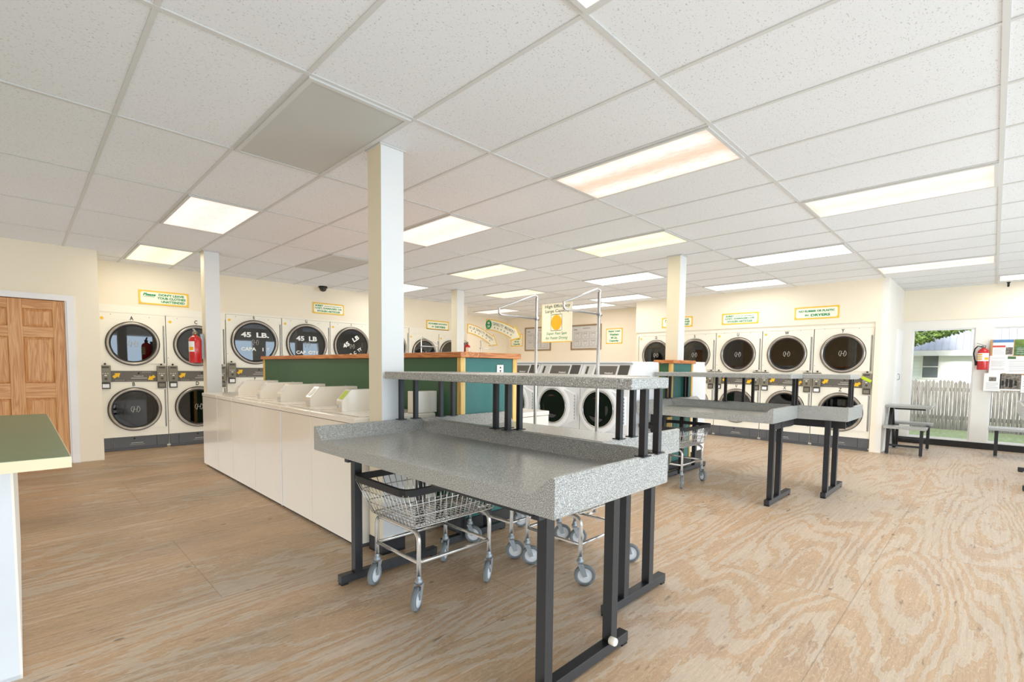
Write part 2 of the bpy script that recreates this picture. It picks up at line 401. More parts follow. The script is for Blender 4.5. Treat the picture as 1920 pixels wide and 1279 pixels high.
    def text(s, t, size, o, xd, ud, bold=.0, align='c', width=None, rot=0., shear=0., height=None):
        """flat lettering: o is where the text is anchored (centre), xd / ud the reading and up directions"""
        vs, fs, x0, x1, y0, y1 = text_geo(t, bold)
        if not vs: return s
        k = size; kx = k if width is None else width/(x1-x0)
        if height is not None: k = height/(y1-y0)
        ax = {'c': (x0+x1)/2, 'l': x0, 'r': x1}[align]
        o = Vector(o); xd = Vector(xd).normalized(); ud = Vector(ud).normalized()
        nv = []
        for v in vs:
            px = (v.x-ax)*kx + shear*(v.y-y0)*k; py = (v.y-(y0+y1)/2)*k
            px, py = px*cos(rot)-py*sin(rot), px*sin(rot)+py*cos(rot)
            nv.append(s.bm.verts.new(o + xd*px + ud*py))
        for f in fs:
            try: s.bm.faces.new([nv[i] for i in f])
            except ValueError: pass
        return s
    def shift(s, d):
        bmesh.ops.translate(s.bm, verts=s.bm.verts[:], vec=d); return s
    def build(s, name, m, parent=None, fix=True, smooth_angle=None):
        if fix and len(s.bm.faces): bmesh.ops.recalc_face_normals(s.bm, faces=s.bm.faces[:])
        me = bpy.data.meshes.new(name); s.bm.to_mesh(me); s.bm.free()
        for q in (m if isinstance(m, (list, tuple)) else [m]): me.materials.append(q)
        o = bpy.data.objects.new(name, me); COL.objects.link(o)
        if parent is not None: o.parent = parent
        return o
def tag(o, label, cat, group=None, kind=None):
    if label: o['label'] = label
    if cat: o['category'] = cat
    if group: o['group'] = group
    if kind: o['kind'] = kind
    return o
def thing(name, label, cat, loc=(0, 0, 0), rz=0., group=None):
    o = bpy.data.objects.new(name, None); COL.objects.link(o)
    o.empty_display_size = .1; o.location = loc; o.rotation_euler = (0, 0, rz)
    return tag(o, label, cat, group)
def struct(name, mb, m, parent=None, label=None):
    o = mb.build(name, m, parent)
    if parent is None:
        o['kind'] = 'structure'
        if label: o['label'] = label
    return o
def dup(root, loc, rz, label, group=None):
    def cp(o, par):
        c = o.copy(); COL.objects.link(c); c.parent = par
        for ch in [q for q in root_children[o.name]]: cp(ch, c)
        return c
    root_children = {}
    def walk(o):
        root_children[o.name] = [q for q in bpy.data.objects if q.parent == o]
        for q in root_children[o.name]: walk(q)
    walk(root)
    r = cp(root, None); r.location = loc; r.rotation_euler = (0, 0, rz)
    r['label'] = label
    if group: r['group'] = group
    return r

# ------------------------------------------------------------------ room shell
XW, YB, XB = 11.15, 10.40, 10.25      # window wall plane, recessed left wall, back wall
XL, YF = -4.6, -3.6                   # walls behind the camera
struct('floor', MB().box(XL-.2, XW+.15, YF-.2, YB+.2, -.1, 0), M['floor'])
struct('ceiling', MB().box(XL-.2, XW+.15, YF-.2, YB+.2, CEIL, CEIL+.08), M['tile'])
g = MB()
for j in range(-3, 9):
    y = .032+1.2192*j
    if y < YB-.02: g.box(XL, XW, y-.0125, y+.0125, CEIL-.006, CEIL+.002)
for i in range(-10, 16):
    x = 1.657+W*i
    if x < XW-.02:
        for j in range(-3, 9):
            y0 = .032+1.2192*j
            if y0+1.2 > YB+.3: continue
            g.box(x-.011, x+.011, y0+.0125, min(y0+1.2192-.0125, YB), CEIL-.005, CEIL+.002)
struct('trim_1', g, M['grid'])

# door wall (left), with opening for the pine door
YD = 8.25; XD = .755
g = MB(); g.box(XL, -.47, YD, YB+.1, 0, CEIL); g.box(.447, XD, YD, YB+.1, 0, CEIL); g.box(-.47, .447, YD, YB+.1, 2.032, CEIL); g.box(-.47, .447, YD+.12, YB+.1, 0, 2.032)
struct('wall_left', g, M['wall'])
g = MB(); g.box(-.545, -.47, YD-.018, YD+.0, 0, 2.10); g.box(.447, .520, YD-.018, YD, 0, 2.10); g.box(-.47, .447, YD-.018, YD, 2.032, 2.10)
g.box(.430, .447, YD, YD+.05, 0, 2.032); g.box(-.47, -.453, YD, YD+.05, 0, 2.032)
struct('trim_2', g, M['trim'])
# six-panel door
dx0, dx1, dz1 = -.452, .429, 2.025
g = MB(); y0 = YD+.022
cols_ = [(-.33, -.07), (.055, .318)]; rows_ = [(.16, .835), (1.02, 1.575), (1.70, 1.915)]
xs = [dx0, cols_[0][0], cols_[0][1], cols_[1][0], cols_[1][1], dx1]
st = MB()
for a, b_ in ((xs[0], xs[1]), (xs[2], xs[3]), (xs[4], xs[5])): st.box(a, b_, y0, y0+.04, .008, dz1, .002)
ra = MB()
zs = [.008] + [v for r in rows_ for v in r] + [dz1]
for a, b_ in ((zs[0], zs[1]), (zs[2], zs[3]), (zs[4], zs[5]), (zs[6], zs[7])):
    for c0, c1 in cols_: ra.box(c0, c1, y0+.001, y0+.04, a, b_, .002)
pn = MB()
for c0, c1 in cols_:
    for r0, r1 in rows_:
        pn.box(c0, c1, y0+.018, y0+.036, r0, r1)
        i = .035
        pn.poly([(c0, y0+.018, r0), (c1, y0+.018, r0), (c1-i, y0+.006, r0+i), (c0+i, y0+.006, r0+i)])
        pn.poly([(c0, y0+.018, r1), (c1, y0+.018, r1), (c1-i, y0+.006, r1-i), (c0+i, y0+.006, r1-i)])
        pn.poly([(c0, y0+.018, r0), (c0, y0+.018, r1), (c0+i, y0+.006, r1-i), (c0+i, y0+.006, r0+i)])
        pn.poly([(c1, y0+.018, r0), (c1, y0+.018, r1), (c1-i, y0+.006, r1-i), (c1-i, y0+.006, r0+i)])
        pn.poly([(c0+i, y0+.006, r0+i), (c1-i, y0+.006, r0+i), (c1-i, y0+.006, r1-i), (c0+i, y0+.006, r1-i)])
d = struct('door_1', st, M['door'], label='honey pine six panel interior door in white casing')
ra.build('door_rail', M['doorh'], d); pn.build('door_panel', M['door'], d)
kn = MB(); kn.lathe([(.0, -.06), (.02, -.058), (.028, -.045), (.02, -.03), (.012, -.02), (.012, 0), (.03, .0)], (-.40, y0, .95), 'y', 20)
kn.build('door_knob', M['brass'], d)

YDR = 8.95   # front plane of the left dryers
# bulkhead over the left dryers, its end cap and the recess behind
struct('wall_left_bulkhead', MB().box(XD, 7.50, YDR+.004, YB+.1, 2.088, CEIL), M['wall'])
struct('wall_left_end', MB().box(7.336, 7.50, YDR+.004, YB+.1, 0, 2.088), M['wall'])
struct('wall_left_recess', MB().box(7.50, XB, YB, YB+.1, 0, CEIL), M['wall'])
struct('wall_back', MB().box(XB, XB+.12, 1.30, YB+.1, 0, CEIL), M['wall'])
XR = 9.40
g = MB(); g.box(XR+.004, XB, 1.345, 5.545, 2.00, CEIL); g.box(XR-.035, XB, 1.27, 1.345, 0, CEIL); g.box(XR-.035, XR+.004, 1.345, 5.545, 2.04, CEIL); g.box(XR+.004, XB, 5.49, 5.545, 0, 2.0)
struct('wall_right_bulkhead', g, M['wall'])
struct('wall_right_return', MB().box(XR-.035, XW+.1, 1.20, 1.27, 0, CEIL), M['wallw'])
struct('trim_3', MB().box(XR-.034, XR+.03, 5.49, 5.50, 0, .05).box(XD, 2.388, YDR-.006, YDR+.004, 1.992, 2.10).box(5.882, 7.44, YDR-.006, YDR+.004, 1.992, 2.10).box(2.388, 5.882, YDR-.006, YDR+.004, 2.087, 2.12).box(XR-.008, XR+.004, 1.345, 5.49, 1.965, 2.045), M['dryer'])
# narrow flush door in the return wall
g = MB(); g.box(10.50, 11.04, 1.178, 1.20, 0.01, 1.93, .003)
d2 = struct('door_2', g, M['trim'], label='narrow flush white door beside the window')
g = MB(); g.box(10.44, 10.50, 1.182, 1.20, 0, 1.99); g.box(11.04, 11.10, 1.182, 1.20, 0, 1.99); g.box(10.5, 11.04, 1.182, 1.20, 1.93, 1.99)
g.build('door_casing', M['trim'], d2)
g = MB(); g.tube([(10.60, 1.178, 1.23), (10.60, 1.15, 1.22), (10.60, 1.15, 1.14), (10.60, 1.178, 1.13)], .006, 8); g.build('door_pull', M['zinc'], d2)
# window wall with two big panes
w1, w2 = (.245, 1.055), (-1.10, .035); wz0, wz1 = .12, 2.01
g = MB(); g.box(XW, XW+.10, w1[1], 1.20, 0, CEIL); g.box(XW, XW+.10, w2[1], w1[0], 0, CEIL); 
for a, b_ in (w1, w2): g.box(XW, XW+.10, a, b_, wz1, CEIL); g.box(XW, XW+.10, a, b_, 0, wz0)
g.box(XW, XW+.10, YF, w2[0], 0, CEIL)
struct('wall_window', g, M['wallw'])
struct('wall_window_header', MB().box(XW-.012, XW, YF, 1.20, 2.16, CEIL), M['wall'])
struct('baseboard_window', MB().box(XW-.014, XW, YF, 1.20, 0, .105), M['base'])
struct('baseboard_return', MB().box(XR+.3, 10.44, 1.19, 1.20, 0, .06), M['trim'])
for k, (a, b_) in enumerate((w1, w2)):
    g = MB(); t = .022
    g.box(XW+.02, XW+.07, a, a+t, wz0, wz1); g.box(XW+.02, XW+.07, b_-t, b_, wz0, wz1); g.box(XW+.02, XW+.07, a+t, b_-t, wz0, wz0+t); g.box(XW+.02, XW+.07, a+t, b_-t, wz1-t, wz1)
    w_ = struct('window_%d' % (k+1), g, M['trim'], label=['tall storefront window next to the narrow white door', 'wide storefront window behind the notice board'][k])
    MB().box(XW+.042, XW+.048, a+t, b_-t, wz0+t, wz1-t).build('window_pane', M['wglass'], w_)
# walls behind the camera; the front one is mostly storefront glass openings
struct('wall_rear', MB().box(XL-.1, XL, YF, YD, 0, CEIL), M['warmwall'])
g = MB()
fw = [(-3.6, -1.4), (-.9, 1.3), (1.8, 4.0), (4.5, 6.7), (7.2, 9.4)]
g.box(XL, XW, YF-.1, YF, 0, .35); g.box(XL, XW, YF-.1, YF, 2.25, CEIL)
px = XL
for a, b_ in fw: g.box(px, a, YF-.1, YF, .35, 2.25); px = b_
g.box(px, XW, YF-.1, YF, .35, 2.25)
struct('wall_front', g, M['wallw'])

# columns: square posts boxed in painted board with a black rubber foot
for lab, (x0, y0) in (('square cream column rising behind the near folding table', (1.680, 2.875)), ('square cream column by the far end of the top load washers', (1.69, 7.17)),
                 ('square cream column at the end of the second green partition', (5.86, 2.862)), ('square cream column behind the first green partition', (5.76, 7.17))):
    t = thing('support_column', lab, 'column', (x0, y0, 0), 0, 'painted support columns')
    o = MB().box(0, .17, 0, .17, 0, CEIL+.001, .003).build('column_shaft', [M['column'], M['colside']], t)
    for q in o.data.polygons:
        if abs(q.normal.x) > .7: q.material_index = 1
    MB().box(-.004, .174, -.004, .174, 0, .10, .002).build('column_base', M['rubber'], t)
    MB().box(-.012, .182, -.012, .182, CEIL-.012, CEIL-.001).build('column_collar', M['grid'], t)

# ------------------------------------------------------------------ ceiling fixtures
def fixture_proto(mt):
    t = thing('ceiling_light', None, 'ceiling light', (0, 0, 0))
    hx, hy = W/2-.012, W-.012
    g = MB(); q = .022
    g.box(-hx, hx, -hy, -hy+q, -.012, -.002); g.box(-hx, hx, hy-q, hy, -.012, -.002); g.box(-hx, -hx+q, -hy+q, hy-q, -.012, -.002); g.box(hx-q, hx, -hy+q, hy-q, -.012, -.002)
    g.build('light_frame', M['grid'], t)
    g = MB(); g.box(-hx+q, hx-q, -hy+q, hy-q, -.010, -.004); g.build('light_diffuser', mt, t)
    return t
def cell(i, j): return (1.657+W*(i+.5), .032+1.2192*(j+.5), CEIL-.002)
LIGHTS = [
 ((2, 1), 'lit_soiled', 'big soiled brown-streaked ceiling light in front of the near column'),
 ((5, 0), 'lit_pink', 'long pinkish ceiling light next to the bright strip of ceiling grid at upper right'),
 ((-1, 4), 'lit_pink', 'pinkish ceiling light past the large grey vent panel'),
 ((-1, 6), 'lit_yellow', 'yellowish ceiling light near the first dryers and the clothes unattended sign'),
 ((2, 3), 'lit_pink', 'bright pinkish ceiling light just past the near column'),
 ((5, 2), 'lit_yellow', 'yellowed streaky ceiling light in front of the second partition column'),
 ((8, 1), 'lit_white', 'white ceiling light above the lost damaged articles sign side'),
 ((11, 0), 'lit_pink', 'long narrow-looking ceiling light by the corner of the dryer bulkhead and window wall'),
 ((5, 4), 'lit_yellow', 'plain yellow ceiling light in the middle of the room above the green partition'),
 ((8, 3), 'lit_white', 'cool white ceiling light left of the second partition column'),
 ((11, 2), 'lit_white', 'creamy white ceiling light against the right dryer wall'),
 ((8, 5), 'lit_yellow', 'pale yellow ceiling light over the hanging arrow sign'),
 ((11, 4), 'lit_white', 'white ceiling light at the corner where the right dryer wall ends'),
 ((5, 6), 'lit_white', 'white ceiling light near the left dryers partly hidden by the near column'),
 ((12, 5), 'lit_white', 'small white ceiling light glimpsed behind the hanging smiley sign'),
 ((14, -1), 'lit_white', 'white ceiling light over the window wall at the edge of the photo'),
 ((-1, 0), 'lit_white', 'white ceiling light whose corner shows at the top of the photo'),
 ((11, 7), 'lit_pink', 'dim pinkish ceiling light in the far back recess above the arrow signs'),
]
protos = {}
for (i, j), kind, lab in LIGHTS:
    if kind not in protos:
        o = protos[kind] = fixture_proto(M[kind]); o.location = cell(i, j); o['label'] = lab; o['group'] = 'fluorescent ceiling lights'
    else: o = dup(protos[kind], cell(i, j), 0, lab, 'fluorescent ceiling lights')
for (i, j), lab in (((-1, 2), 'large grey ceiling vent panel beside the near column'), ((2, 5), 'small looking grey ceiling vent panel in the distance over the partition')):
    t = thing('ceiling_vent', lab, 'vent', cell(i, j), 0, 'grey ceiling vents'); hx, hy = W/2-.010, W-.010; q = .025
    g = MB(); g.box(-hx, hx, -hy, -hy+q, -.014, -.002); g.box(-hx, hx, hy-q, hy, -.014, -.002); g.box(-hx, -hx+q, -hy+q, hy-q, -.014, -.002); g.box(hx-q, hx, -hy+q, hy-q, -.014, -.002)
    g.build('vent_frame', M['grid'], t); MB().box(-hx+q, hx-q, -hy+q, hy-q, -.009, -.003).build('vent_panel', M['duct'], t)

# ------------------------------------------------------------------ stacked dryers
def ring_letters(g, r, o):
    """small italic monogram etched on the glass: two bowed strokes and a crossbar inside broken arcs"""
    x, y, z = o
    for s in (-1, 1):
        pts = [(x+s*r*cos(a), y, z+r*1.0*sin(a)) for a in [radians(v) for v in range(-62, 63, 12)]]
        g.tube(pts, r*.07, 5)
        g.tube([(x+s*r*.38-.12*r, y, z-r*.75), (x+s*r*.38+.12*r, y, z+r*.75)], r*.08, 5)
    g.tube([(x-r*.4, y, z-r*.05), (x+r*.4, y, z+r*.05)], r*.07, 5)
def dryer(loc, rz, w, r, zu, zl, H, letters, label, group, words=None, dot='yellow', arrowstick=False, lime=False):
    t = thing('stacked_dryer', label, 'clothes dryer', loc, rz, group)
    D = .80; kz = .20
    pz0, pz1 = (zu+zl)/2-.075, (zu+zl)/2+.082
    # cabinet: shell panels with two round openings in the front sheet
    g = MB(); q = .004
    g.box(q, w-q, .02, D, H-.01, H); g.box(q, .02, .02, D, 0.02, H-.01); g.box(w-.02, w-q, .02, D, .02, H-.01); g.box(q, w-q, D-.02, D, .02, H-.01)
    cx = w/2
    def holed(z0, z1, zc, rad):
        n = 48; ring = [g.bm.verts.new((cx+rad*cos(2*pi*k/n+pi/n*0), 0, zc+rad*sin(2*pi*k/n))) for k in range(n)]
        out = []
        for k in range(n):
            a = 2*pi*k/n; dx, dz = cos(a), sin(a)
            s = min(((w-q-cx) if dx > 0 else (cx-q))/max(abs(dx), 1e-6), ((z1-zc) if dz > 0 else (zc-z0))/max(abs(dz), 1e-6))
            out.append(g.bm.verts.new((cx+dx*s, 0, zc+dz*s)))
        for k in range(n): g.bm.faces.new((ring[k], ring[(k+1) % n], out[(k+1) % n], out[k]))
        # corners
        for sx, sz in ((1, 1), (-1, 1), (-1, -1), (1, -1)):
            cxx = w-q if sx > 0 else q; czz = z1 if sz > 0 else z0
            k0 = None
            for k in range(n):
                p, p2 = out[k].co, out[(k+1) % n].co
                if abs(p.x-p2.x) > 1e-5 and abs(p.z-p2.z) > 1e-5 and (p.x-cx)*sx > 0 and (p2.z-zc)*sz > 0 and (p2.x-cx)*sx > 0 and (p.z-zc)*sz > 0:
                    c_ = g.bm.verts.new((cxx, 0, czz)); g.bm.faces.new((out[k], out[(k+1) % n], c_))
    zm = (zu+zl)/2
    holed(zm, H, zu, r-.05); holed(kz, zm, zl, r-.05)
    g.box(q, w-q, .002, .02, H-.012, H-.0005)
    cab = g.build('cabinet', M['dryer'], t)
    # kick panel in three plates
    g = MB()
    for a, b_ in ((.008, .125), (.129, w-.155), (.151+w-.302, w-.008)): g.box(a, b_, -.002, .03, .045, kz-.003, .002)
    g.box(.02, w-.02, .02, .06, 0, .045)
    kp = g.build('kick_panel', M['kick'], t)
    g = MB(); g.lathe([(0, -.006), (.012, -.006), (.012, 0)], (w*.47, 0, kz-.03), 'y', 12); g.build('lock', M['rubber'], kp)
    g = MB(); g.box(w*.42, w*.60, -.005, 0, .100, .108); g.box(w*.40, w*.62, -.004, 0, .078, .082); g.build('maker_plate', M['faint'], kp)
    for zc, lt, top in ((zu, letters[0], True), (zl, letters[1], False)):
        # door: white plate reaching the hinge, with a steel ring
        g = MB(); hh = r*.90
        n = 28
        inner = r-.052
        pts = []
        xr = w-.045
        A = [(cx+(r-.01)*cos(a), zc+(r-.01)*sin(a)) for a in [radians(v) for v in range(-64, 65, 8)]]
        B = [(cx+(r-.055)*cos(a), zc+(r-.055)*sin(a)) for a in [radians(v) for v in range(-64, 65, 8)]]
        poly = [(xr, zc-hh), (xr, zc+hh)] + [(cx+r*.42, zc+hh)] + A[::-1] + [(cx+r*.42, zc-hh)]
        g.prism(poly, 1, -.016, -.001)
        dr = g.build('dryer_door', M['dryer'], t)
        g = MB(); g.lathe([(r, -.002), (r, -.020), (r-.006, -.024), (r-.008, -.020)], (cx, 0, zc), 'y', 56); g.build('outer_gasket', M['gasket'], dr)
        g = MB(); g.lathe([(r-.006, -.018), (r-.010, -.030), (r-.022, -.040), (r-.036, -.038), (r-.046, -.026), (r-.050, -.008)], (cx, 0, zc), 'y', 64); g.build('door_ring', M['steel'], dr)
        g = MB(); g.lathe([(r-.046, -.024), (r-.060, -.022), (r-.064, -.010)], (cx, 0, zc), 'y', 56); g.build('inner_gasket', M['gasket'], dr)
        g = MB(); g.lathe([(0, -.012), (r-.060, -.012)], (cx, 0, zc), 'y', 56, smooth=False); gl = g.build('door_glass', M['dglass'], dr)
        g = MB(); g.lathe([(r-.052, -.004), (r-.07, .10), (r-.03, .11), (r-.03, .55), (0, .60)], (cx, 0, zc), 'y', 48); g.build('drum', M['drum'], t)
        g = MB(); g.tube([(w-.030, -.012, zc-hh*.98), (w-.030, -.012, zc+hh*.98)], .007, 8); g.build('hinge', M['zinc'], dr)
        g = MB(); ring_letters(g, .052, (cx, -.0135, zc)); g.build('etched_monogram', M['faint'], dr)
        if lt:
            g = MB(); zt = zc+r+.048
            g.text(lt, .06, (cx-.01, -.0022, zt), (1, 0, 0), (0, 0, 1), .02, height=.058); g.build('letter', M['ink'], t)
        if top and words:
            for s_, dx, dz, sz, wd, rot in words:
                g = MB(); g.text(s_, sz, (cx+dx, -.0145, zc+dz), (1, 0, 0), (0, 0, 1), .035, width=wd, height=sz, rot=rot)
                g.build('capacity_lettering', M['whiteink'], dr)
    # control strip between the doors
    cbw = .118
    g = MB(); g.box(.012+cbw, w-.012-cbw, -.010, .0, pz0, pz1, .002); cp = g.build('control_panel', M['panel'], t)
    xl, xr = .012+cbw, w-.012-cbw; mid = (xl+xr)/2; zc = (pz0+pz1)/2
    g = MB(); g.text('Huebsch', .034, (mid+.05, -.0115, zc+.004), (1, 0, 0), (0, 0, 1), .02); g.box(mid-.04, mid+.15, -.0125, -.010, zc-.034, zc-.022); g.build('brand_lettering', M['faint'], cp)
    g = MB()
    for k in range(5): g.box(xl+.05+k*.022, xl+.060+k*.022, -.0115, -.010, pz0+.015, pz0+.024)
    for k in range(5): g.box(xr-.17+k*.022, xr-.160+k*.022, -.0115, -.010, pz1-.026, pz1-.017)
    g.box(xl+.18, xr-.12, -.0115, -.010, pz0+.012, pz0+.015)
    g.build('panel_print', M['faint'], cp)
    g = MB(); g.lathe([(0, -.02), (.010, -.018), (.010, 0)], (mid+.05, -.008, zc+.045), 'y', 12); g.build('start_button', M['rubber'], cp)
    for k, (ax, az, ang) in enumerate(((xl+.062, zc+.012, 38), (xr-.062, zc-.022, 212))):
        g = MB(); s_ = .060; a = radians(ang)
        P = [(-s_*.75, -.020), (s_*.05, -.020), (s_*.0, -.042), (s_*.95, 0), (s_*.0, .042), (s_*.05, .020), (-s_*.75, .020)]
        g.prism([(ax+u*cos(a)-v*sin(a), az+u*sin(a)+v*cos(a)) for u, v in P], 1, -.0125, -.0105); g.build('yellow_arrow_sticker', M['yellow'], cp)
    for k, x0 in enumerate((.012, w-.012-cbw)):
        g = MB(); g.box(x0, x0+cbw, -.045, .0, pz0-.004, pz1+.078, .008)
        cb = g.build('coin_box', M['coin'], t)
        g = MB(); g.box(x0+.02, x0+cbw-.02, -.047, -.045, pz1+.040, pz1+.062); g.box(x0+.045, x0+.075, -.049, -.045, pz0+.03, pz0+.06); g.build('coin_slot', M['coind'], cb)
        g = MB()
        for a in range(3): g.box(x0+.02+a*.028, x0+.036+a*.028, -.0465, -.045, pz0+.115, pz0+.121)
        g.box(x0+.045, x0+.072, -.0475, -.045, pz0+.085, pz0+.097); g.build('coin_print', M['whiteink'], cb)
        g = MB(); g.lathe([(0, -.02), (.012, -.016), (.012, 0)], (x0+cbw*.5, 0, pz1+.098), 'y', 12); g.build('key_lock', M['rubber'], cb)
        g = MB(); g.box(x0+.008, x0+cbw-.008, -.030, 0, pz0-.098, pz0-.010, .004); ct = g.build('coin_tray', M['coind'], t)
        g = MB(); g.box(x0+.022, x0+cbw-.022, -.032, -.030, pz0-.082, pz0-.030); g.build('tray_label', M['flwhite'] if k == 0 else M['coin'], ct)
        if lime and k == 1:
            g = MB(); a = radians(-28); c_ = (x0+cbw*.5, pz0+.14)
            g.prism([(c_[0]+u*cos(a)-v*sin(a), c_[1]+u*sin(a)+v*cos(a)) for u, v in ((-.07, -.022), (.07, -.022), (.07, .022), (-.07, .022))], 1, -.0485, -.046); g.build('lime_notice_sticker', M['lime'], cb)
    if dot:
        g = MB(); g.lathe([(0, -.003), (.020, -.003), (.020, 0)], (.055, 0, H-.09), 'y', 16, smooth=False); g.build('dot_sticker', M['yellow'], t)
    g = MB()
    for sx, sz in ((.15, H-.03), (w*.75, H-.045), (.02, zu-.2), (.02, zl-.2), (w-.02, zl+.3)): g.lathe([(0, -.003), (.005, -.002), (.005, 0)], (sx, 0, sz), 'y', 8)
    g.build('screw', M['coind'], t)
    return t
GL, GR = 'stacked dryers along the left wall', 'stacked dryers along the right wall'
sm = dict(r=.318, zu=1.555, zl=.60, H=1.992)
bg = dict(r=.372, zu=1.645, zl=.62, H=2.085)
dryer((.790, YDR, 0), 0, .793, letters=('A', 'B'), label='first stacked dryer at the wooden door end, lettered A on top', group=GL, **sm)
dryer((1.585, YDR, 0), 0, .803, letters=('C', 'D'), label='stacked dryer lettered C and D behind the hanging red extinguisher column', group=GL, **sm)
w45 = lambda a, b, rot=0.: [(a, -.01, .135, .075, .42, 0), (b, 0, -.135, .052, .40, 0)]
dryer((2.392, YDR, 0), 0, .876, letters=('E', 'F'), label='stacked dryer lettered E with 45 LB. CAPA ITY on its glass', group=GL,
      words=[('45', -.14, .125, .085, .155, 0), ('LB.', .12, .125, .085, .20, 0), ('CAPA', -.105, -.115, .058, .235, 0), ('I', .12, -.115, .058, .016, 0), ('Y', .20, -.115, .058, .05, 0)], **bg)
dryer((3.272, YDR, 0), 0, .872, letters=('G', 'H'), label='stacked dryer lettered G with 45 LB CAP CITY on its glass', group=GL,
      words=[('45', -.125, .105, .085, .145, 0), ('LB', .105, .105, .085, .15, 0), ('CAP', -.115, -.145, .058, .17, 0), ('CITY', .11, -.145, .058, .19, 0)], **bg)
dryer((4.147, YDR, 0), 0, .865, letters=('I', 'J'), label='stacked dryer lettered I whose 45 LB lettering is turned askew', group=GL,
      words=[('45', -.125, .022, .085, .14, radians(33)), ('LB', .075, .152, .085, .14, radians(33)), ('AP', -.05, -.18, .058, .10, radians(33)), ('C', .055, -.125, .058, .045, radians(33)), ('TY', .155, -.062, .058, .09, radians(33))], **bg)
dryer((5.015, YDR, 0), 0, .862, letters=('K', 'L'), label='stacked left wall dryer hidden behind the near cream column', group=GL, **bg)
dryer((5.880, YDR, 0), 0, .79, letters=('', ''), label='left wall stacked dryer seen behind a cart garment rack, under the no rubber sign', group=GL, **sm)
dryer((6.673, YDR, 0), 0, .66, letters=('', ''), label='last stacked dryer of the left wall, half behind the far cream column', group=GL, **sm)
ys = [5.480, 4.650, 3.820, 2.990, 2.178]
for k, (lt, lab) in enumerate((('QR', 'stacked dryer lettered Q at the far end of the right wall, partly behind the column'), ('ST', 'stacked dryer lettered S just right of the column'),
      ('UV', 'stacked dryer lettered U and V under the lost damaged articles sign'), ('WX', 'stacked dryer lettered W left of the last right wall dryer'), ('YZ', 'stacked dryer lettered Y and Z, with a lime sticker on its coin box'))):
    dryer((XR, ys[k], 0), -pi/2, (.825, .825, .825, .808, .828)[k], letters=tuple(lt), label=lab, group=GR, dot=(k not in (1, 4)), lime=(k == 4), **sm)

# ------------------------------------------------------------------ wall signs
def sign(loc, rz, w, h, lines, label, fancy=None):
    """local: width along x, face to -y, centred on loc"""
    t = thing('wall_sign', label, 'sign', loc, rz, 'green and yellow wall signs')
    MB().box(-w/2, w/2, -.006, 0, -h/2, h/2).build('sign_border', M['signy'], t)
    b_ = .022; c = .03
    g = MB(); x, z = w/2-b_, h/2-b_
    pts = [(-x+c, -z), (x-c, -z), (x-c*.5, -z+c*.1), (x-c*.1, -z+c*.5), (x, -z+c), (x, z-c), (x-c*.1, z-c*.5), (x-c*.5, z-c*.1), (x-c, z), (-x+c, z), (-x+c*.5, z-c*.1), (-x+c*.1, z-c*.5), (-x, z-c), (-x, -z+c), (-x+c*.1, -z+c*.5), (-x+c*.5, -z+c*.1)]
    g.prism(pts, 1, -.0075, -.005); g.build('sign_face', M['signc'], t)
    g = MB(); gg = None
    for s_, dx, dz, wd, hh, sh in lines: g.text(s_, hh, (dx, -.0085, dz), (1, 0, 0), (0, 0, 1), .05, width=wd, height=hh, shear=sh)
    g.build('sign_lettering', M['green'], t)
    return t
DL = [('Please', -.185, .042, .15, .042, .35), ('_____', -.185, .010, .13, .006, 0), ("DON'T LEAVE", .09, .048, .32, .036, 0), ('YOUR CLOTHES', .09, .0, .36, .036, 0), ('UNATTENDED', .11, -.050, .30, .036, 0)]
SR = [('SORRY', -.185, .048, .15, .036, .2), ('we are not responsible for', .085, .045, .34, .018, .2), ('LOST, DAMAGED OR', .0, .0, .52, .034, 0), ('STOLEN ARTICLES', .0, -.05, .44, .034, 0)]
NR = [('NO RUBBER OR PLASTIC', .0, .032, .52, .034, 0), ('IN', -.14, -.035, .05, .030, 0), ('DRYERS', .06, -.037, .28, .042, 0)]
sign((1.577, YDR, 2.265-.02), 0, .62, .205, DL, 'sign reading Please DON\'T LEAVE YOUR CLOTHES UNATTENDED above dryers A and C')
sign((4.12, YDR, 2.325), 0, .60, .20, SR, 'sign about lost, damaged or stolen articles on the left wall under the black dome camera')
sign((6.64, YDR, 2.19), 0, .62, .20, NR, 'no rubber or plastic sign on the left wall by the far column')
sign((XR-.035, 4.61, 2.215), -pi/2, .65, .205, DL, 'clothes unattended sign half hidden behind the column on the right wall')
sign((XR-.035, 3.385, 2.215), -pi/2, .65, .205, SR, 'lost or damaged articles sign on the right wall above dryer U')
sign((XR-.035, 2.155, 2.235), -pi/2, .65, .205, NR, 'NO RUBBER OR PLASTIC IN DRYERS sign over the dryers W and Y')
SL = [('Super Load', 0, .115, .33, .055, 0), ('Washers', 0, .038, .26, .052, 0), ('40 Lb.', 0, -.04, .19, .052, 0), ('Capacity', 0, -.118, .27, .055, 0)]
def square_sign(loc, w, h, label):
    t = sign(loc, -pi/2, w, h, SL, label); return t
square_sign((XB, 6.66, 2.06), .47, .375, 'square Super Load Washers 40 Lb. Capacity sign right of the framed charts')
square_sign((XB, 9.98, 2.06), .47, .36, 'square Super Load Washers sign partly behind the hanging arrow')
